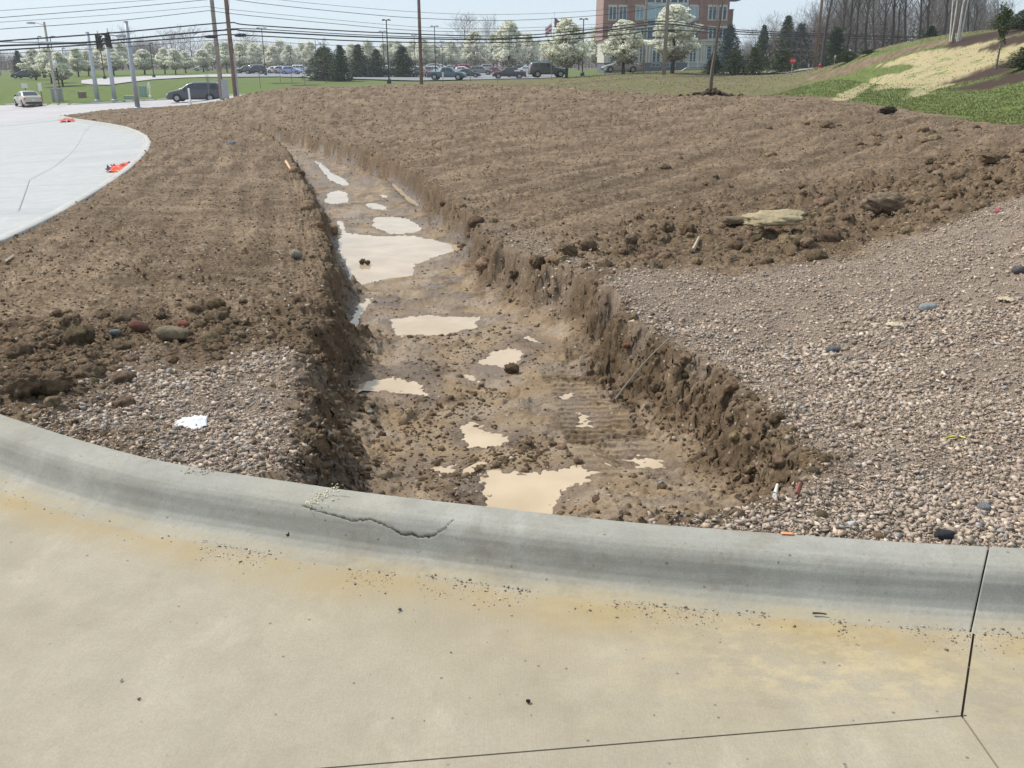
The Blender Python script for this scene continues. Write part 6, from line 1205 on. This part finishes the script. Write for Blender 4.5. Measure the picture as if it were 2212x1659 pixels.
    tz = MB().lathe((0, 0, 0), [(d['r'] * .6, -.11), (d['r'] * .95, -.11), (d['r'], -.07), (d['r'], .07), (d['r'] * .95, .11), (d['r'] * .6, .11)], 20, axis='y').mesh('tyre', m_tyre, False); rz_ = MB().lathe((0, 0, 0), [(d['r'] * .62, -.118), (d['r'] * .55, -.13), (d['r'] * .12, -.112), (d['r'] * .12, .112), (d['r'] * .55, .13), (d['r'] * .62, .118)], 10, axis='y').mesh('rim', m_rim); arch = MB().lathe((0, 0, 0), [(d['r'] * 1.16, -.02), (d['r'] * 1.16, .02)], 20, axis='y').mesh('wheel_arch', m_trim)
    z6 = np.interp(.25, st[:, 0], st[:, 2]); tb = L - .09; zt = np.interp(L - .15, st[:, 0], st[:, 2])
    hd = lambda s: MB().box((-L / 2 + .22, s * Wd * .36, z6 - .12), (.34, Wd * .17, .15)).mesh('headlight', m_head); tl = lambda s: MB().box((L / 2 - .16, s * Wd * .40, zt - .16 + (.22 if kind in ('minivan', 'suv', 'hatch') else 0) * .6), (.24, Wd * .14, .26 if kind != 'sedan' else .17)).mesh('taillight', m_tail)
    bump_ = [MB().box((-L / 2 + .1, 0, .38), (.22, Wd * .8, .17)).mesh('bumper', m_trim), MB().box((L / 2 - .1, 0, .4), (.24, Wd * .82, .17)).mesh('bumper', m_trim)]; pl = MB().box((L / 2 + .025, 0, .66), (.02, .34, .16)).mesh('number_plate', m_plate); mir = [MB().box((-L / 2 + WS[0][0] + .42, s * (Wd / 2 + .06), np.interp(1.7, st[:, 0], st[:, 2]) + .08), (.12, .18, .13)).mesh('mirror', m_trim) for s in (-1, 1)]
    hand = [MB().box((c - .16 - L / 2, s * (Wd / 2 + .004), np.interp(c, st[:, 0], st[:, 2]) - .16), (.18, .03, .03)).mesh('door_handle', m_trim) for c in cuts[:2] for s in (-1, 1)]; pl = [pl]
    VP[kind] = dict(body=body, sg=sg, fr=fr, rr=rr_, ty=tz, ri=rz_, ar=arch, hl=[hd(-1), hd(1)], tl=[tl(-1), tl(1)], bu=bump_, pl=pl, mi=mir, ha=hand, d=d, bm={}); return VP[kind]
PAINT = {}
def paint(c):
    if c not in PAINT: k = NT('car_paint'); k.col(c); k.set(Roughness=.32); k.p.inputs['Coat Weight'].default_value = .6; k.p.inputs['Coat Roughness'].default_value = .08; PAINT[c] = k.m
    return PAINT[c]
def car(px, py, kind, c, rz, lb, Y=None, ymin=100, z=None, full=True, name='parked_car', sc=1.0, grp='cars in the car park', darkrim=False, lift=0, cat='car'):
    p = gpos(px, py, ymin, Y); m = car_meshes(kind); d = m['d']; e = empty(name, (p[0], p[1], p[2] + lift), R(rz)); e.scale = (sc, sc, sc); tag(e, lb, cat, grp)
    if c not in m['bm']: me = m['body'].mesh('body', paint(c), True); m['bm'][c] = me
    link(bpy.data.objects.new('body', m['bm'][c]), e)
    for g in m['sg']: link(bpy.data.objects.new('side_window', g), e)
    link(bpy.data.objects.new('windscreen', m['fr']), e); link(bpy.data.objects.new('rear_window', m['rr']), e)
    for s in (-1, 1):
        for wx in d['wx']:
            o = link(bpy.data.objects.new('wheel_arch', m['ar']), e); o.location = (wx - d['L'] / 2, s * (d['W'] / 2 - .012), d['r'] + .02)
            o = link(bpy.data.objects.new('wheel', None), e); o.location = (wx - d['L'] / 2, s * (d['W'] / 2 - .085), d['r']); link(bpy.data.objects.new('tyre', m['ty']), o); link(bpy.data.objects.new('rim', m['ri']), o)
    for q in m['hl']: link(bpy.data.objects.new('headlight', q), e)
    for q in m['tl']: link(bpy.data.objects.new('taillight', q), e)
    for nm in (('bumper', 'bu'), ('mirror', 'mi')) + ((('number_plate', 'pl'), ('door_handle', 'ha')) if full else ()): [link(bpy.data.objects.new(nm[0], q), e) for q in m[nm[1]]]
    return e
BLK, WHT, SIL, GRY, DGR, RED, BLU, DBL, TEAL, BGE, MAR, GRN, LBL = (.012, .013, .016), (.72, .73, .73), (.42, .43, .44), (.17, .175, .185), (.035, .038, .045), (.36, .02, .025), (.06, .10, .28), (.02, .035, .09), (.045, .10, .12), (.52, .47, .37), (.12, .02, .03), (.03, .07, .05), (.28, .32, .55)
GR = 'vehicles on the road'
car(62, 227, 'sedan', (.46, .42, .33), -50, 'beige sedan seen from behind on the road at far left', ymin=70, grp=GR, name='moving_car', lift=-.11); car(425, 216.5, 'minivan', (.055, .06, .075), 6, 'dark grey minivan waiting at the junction beside the wooden poles', ymin=70, grp=GR, name='moving_car', lift=-.11, sc=1.0)
LOT = [(965, 174.5, 'pickup', TEAL, 172, 'teal pickup truck with its tail to the left, nearest row of the car park', .14), (1011, 169, 'sedan', DGR, 178, 'dark blue grey sedan right of the teal pickup'), (1100, 171.5, 'pickup', BLK, 4, 'black pickup truck under the large white pear'), (1141, 160, 'sedan', WHT, 170, 'clean white sedan parked right of the black pickup'), (1183, 169.5, 'suv', (.06, .085, .08), -172, 'boxy dark green four by four with chrome nose at right of the lot'),
  (1341, 159, 'sedan', (.32, .28, .29), 2, 'grey mauve sedan in front of the brick building'), (957 - 15, 163, 'suv', WHT, 178, 'white estate car behind the tail of the teal pickup'), (907, 168, 'suv', BLK, 85, 'black car just right of the central wooden pole base'), (925, 165, 'suv', MAR, 95, 'dark red car seen end on beside the white estate'), (880, 167, 'sedan', DGR, 80, 'dark car left of the central wooden pole'),
  (840, 167, 'sedan', DBL, 10, 'dark blue sedan behind the tall double headed lamp'), (852, 162, 'sedan', SIL, 0, 'silver sedan partly hidden by the rightmost spruce'), (1040, 163, 'suv', GRY, 175, 'grey jeep like car in the second row right of centre'), (1070, 162, 'sedan', RED, 178, 'bright red sedan behind the thin sapling'), (1045, 155, 'suv', SIL, 5, 'silver off roader above the grey jeep like car'),
  (985, 159, 'sedan', MAR, 0, 'maroon sedan behind the teal pickup cab'), (1008, 155.5, 'suv', RED, 175, 'red car in the third row above the dark sedan'), (1025, 158, 'sedan', BLK, 0, 'black sedan between the red car and the grey jeep'), (970, 154.5, 'sedan', SIL, 5, 'silver sedan in the third row above the maroon one'), (950, 152.5, 'sedan', WHT, 0, 'white sedan in the far row near the second lamp'), (930, 154, 'minivan', SIL, 3, 'silver van in the far row'), (912, 153.5, 'sedan', GRY, 0, 'grey sedan in the far row by the wooden pole'),
  (990, 151.5, 'sedan', DBL, 2, 'dark blue sedan in the back row'), (1020, 151.5, 'hatch', MAR, 4, 'maroon hatchback in the back row'), (1055, 151, 'suv', WHT, 0, 'white van like car in the back row'), (1078, 152, 'sedan', SIL, 0, 'silver sedan in the back row at the right end'), (835, 156, 'sedan', WHT, 0, 'white sedan seen between two spruces'), (860, 155, 'sedan', GRY, 0, 'grey sedan seen beyond the lamp'), (800, 158, 'sedan', BLU, 0, 'blue sedan seen between the third and fourth spruce'), (758, 160, 'sedan', SIL, 0, 'silver sedan seen between the second and third spruce'), (845, 151.5, 'hatch', SIL, 0, 'pale hatchback in the back row left'), (874, 151.5, 'sedan', RED, 0, 'red sedan in the back row left'),
  (552, 161, 'suv', DGR, 5, 'dark four by four at the left end of the car park'), (531, 160, 'sedan', BLK, -2, 'black car at the extreme left of the car park'), (548, 157.5, 'minivan', GRY, 4, 'grey van behind the dark four by four'), (566, 158.5, 'sedan', WHT, 175, 'white sedan right of the dark four by four'), (598, 160, 'sedan', WHT, 178, 'white sedan left of the lilac one'), (612, 160.5, 'hatch', SIL, 175, 'silver white hatchback touching the lilac car'), (630, 161.5, 'hatch', LBL, 178, 'lilac blue hatchback behind the saplings'),
  (642, 155, 'suv', DBL, 0, 'dark navy car behind the lilac one'), (654, 159.5, 'suv', WHT, 172, 'white four by four right of the lilac car'), (673, 161, 'suv', BLK, 90, 'black car seen end on left of the pine bush'), (1120, 154, 'sedan', DGR, 0, 'dark sedan behind the white sedan'), (438, 154.5, 'sedan', SIL, 5, 'silver sedan on the access road under the lone pear'), (1003, 161.5, 'hatch', WHT, 170, 'white hatchback between teal pickup and maroon sedan'), (895, 158, 'sedan', WHT, 0, 'white sedan behind the central wooden pole'), (57, 171, 'sedan', DGR, 0, 'small dark car on the far left road')]
for t in LOT:
    px, py, kind, c, rz, lb = t[:6]; car(px, py, kind, c, rz, lb, ymin=112, full=False, lift=.14)

# ---------------------------------------------------------------- thin new grass
rs = np.random.RandomState(77)
U = rs.uniform(.05, .70, 230000); Yg = 1 / rs.uniform(1 / 118., 1 / 17., 230000); Xg = U * Yg; mg = masks(Xg, Yg); c1, c2, c3 = cover(Xg, Yg, mg)
pr = sst(.42, .62, c1[:, 2] + .8 * fbm(Xg * .9, Yg * .9, 4, 15) * (c1[:, 2] < .9)) * (c3[:, 1] < .3) * (1 - .85 * (c2[:, 1] > .4)) * (1 - pave(Xg, Yg)) * (mg['back'] > 1); ok = rs.rand(len(Xg)) < pr; Xg, Yg = Xg[ok][:110000], Yg[ok][:110000]; lushg = c2[ok][:110000, 0]
n = len(Xg); Zg = H(Xg, Yg); s = rs.uniform(.5, 1.2, n) * (.03 + .0006 * Yg); a = rs.uniform(0, 6.28, n); wd = s * .55; lx, ly = rs.normal(0, .3, n) * s, rs.normal(0, .3, n) * s
V = np.stack([np.c_[Xg - np.cos(a) * wd, Yg - np.sin(a) * wd, Zg - .01], np.c_[Xg + np.cos(a) * wd, Yg + np.sin(a) * wd, Zg - .01], np.c_[Xg + lx, Yg + ly, Zg + s]], 1).reshape(-1, 3)
T = np.where(rs.rand(n, 1) < .25, [[.30, .30, .13]], [[.215, .25, .085]]) * rs.uniform(.7, 1.25, (n, 1)); T = np.where((lushg < .5)[:, None], T * np.array([1.05, .8, 1.1]), T)
print('grass', n); tag(obj_np('grass', V, np.arange(3 * n).reshape(n, 3), MAT_LF, None, {'tint': np.repeat(T, 3, 0)}), 'thin fresh green grass sprouting on the hill and verges', 'grass', kind='stuff')
# ---------------------------------------------------------------- spring haze
mb = MB(); mb.box((0, 205, 12), (900, 510, 46)); hz = mb.build('haze'); k = bpy.data.materials.new('haze_air'); k.use_nodes = True; t = k.node_tree; t.nodes.remove(t.nodes['Principled BSDF']); v = t.nodes.new('ShaderNodeVolumePrincipled'); v.inputs['Color'].default_value = (.93, .96, 1, 1); v.inputs['Density'].default_value = .00042; v.inputs['Anisotropy'].default_value = .2; t.links.new(v.outputs[0], t.nodes['Material Output'].inputs['Volume']); hz.data.materials.append(k); tag(hz, 'thin pale spring haze in the air over the whole site', 'haze', kind='stuff')
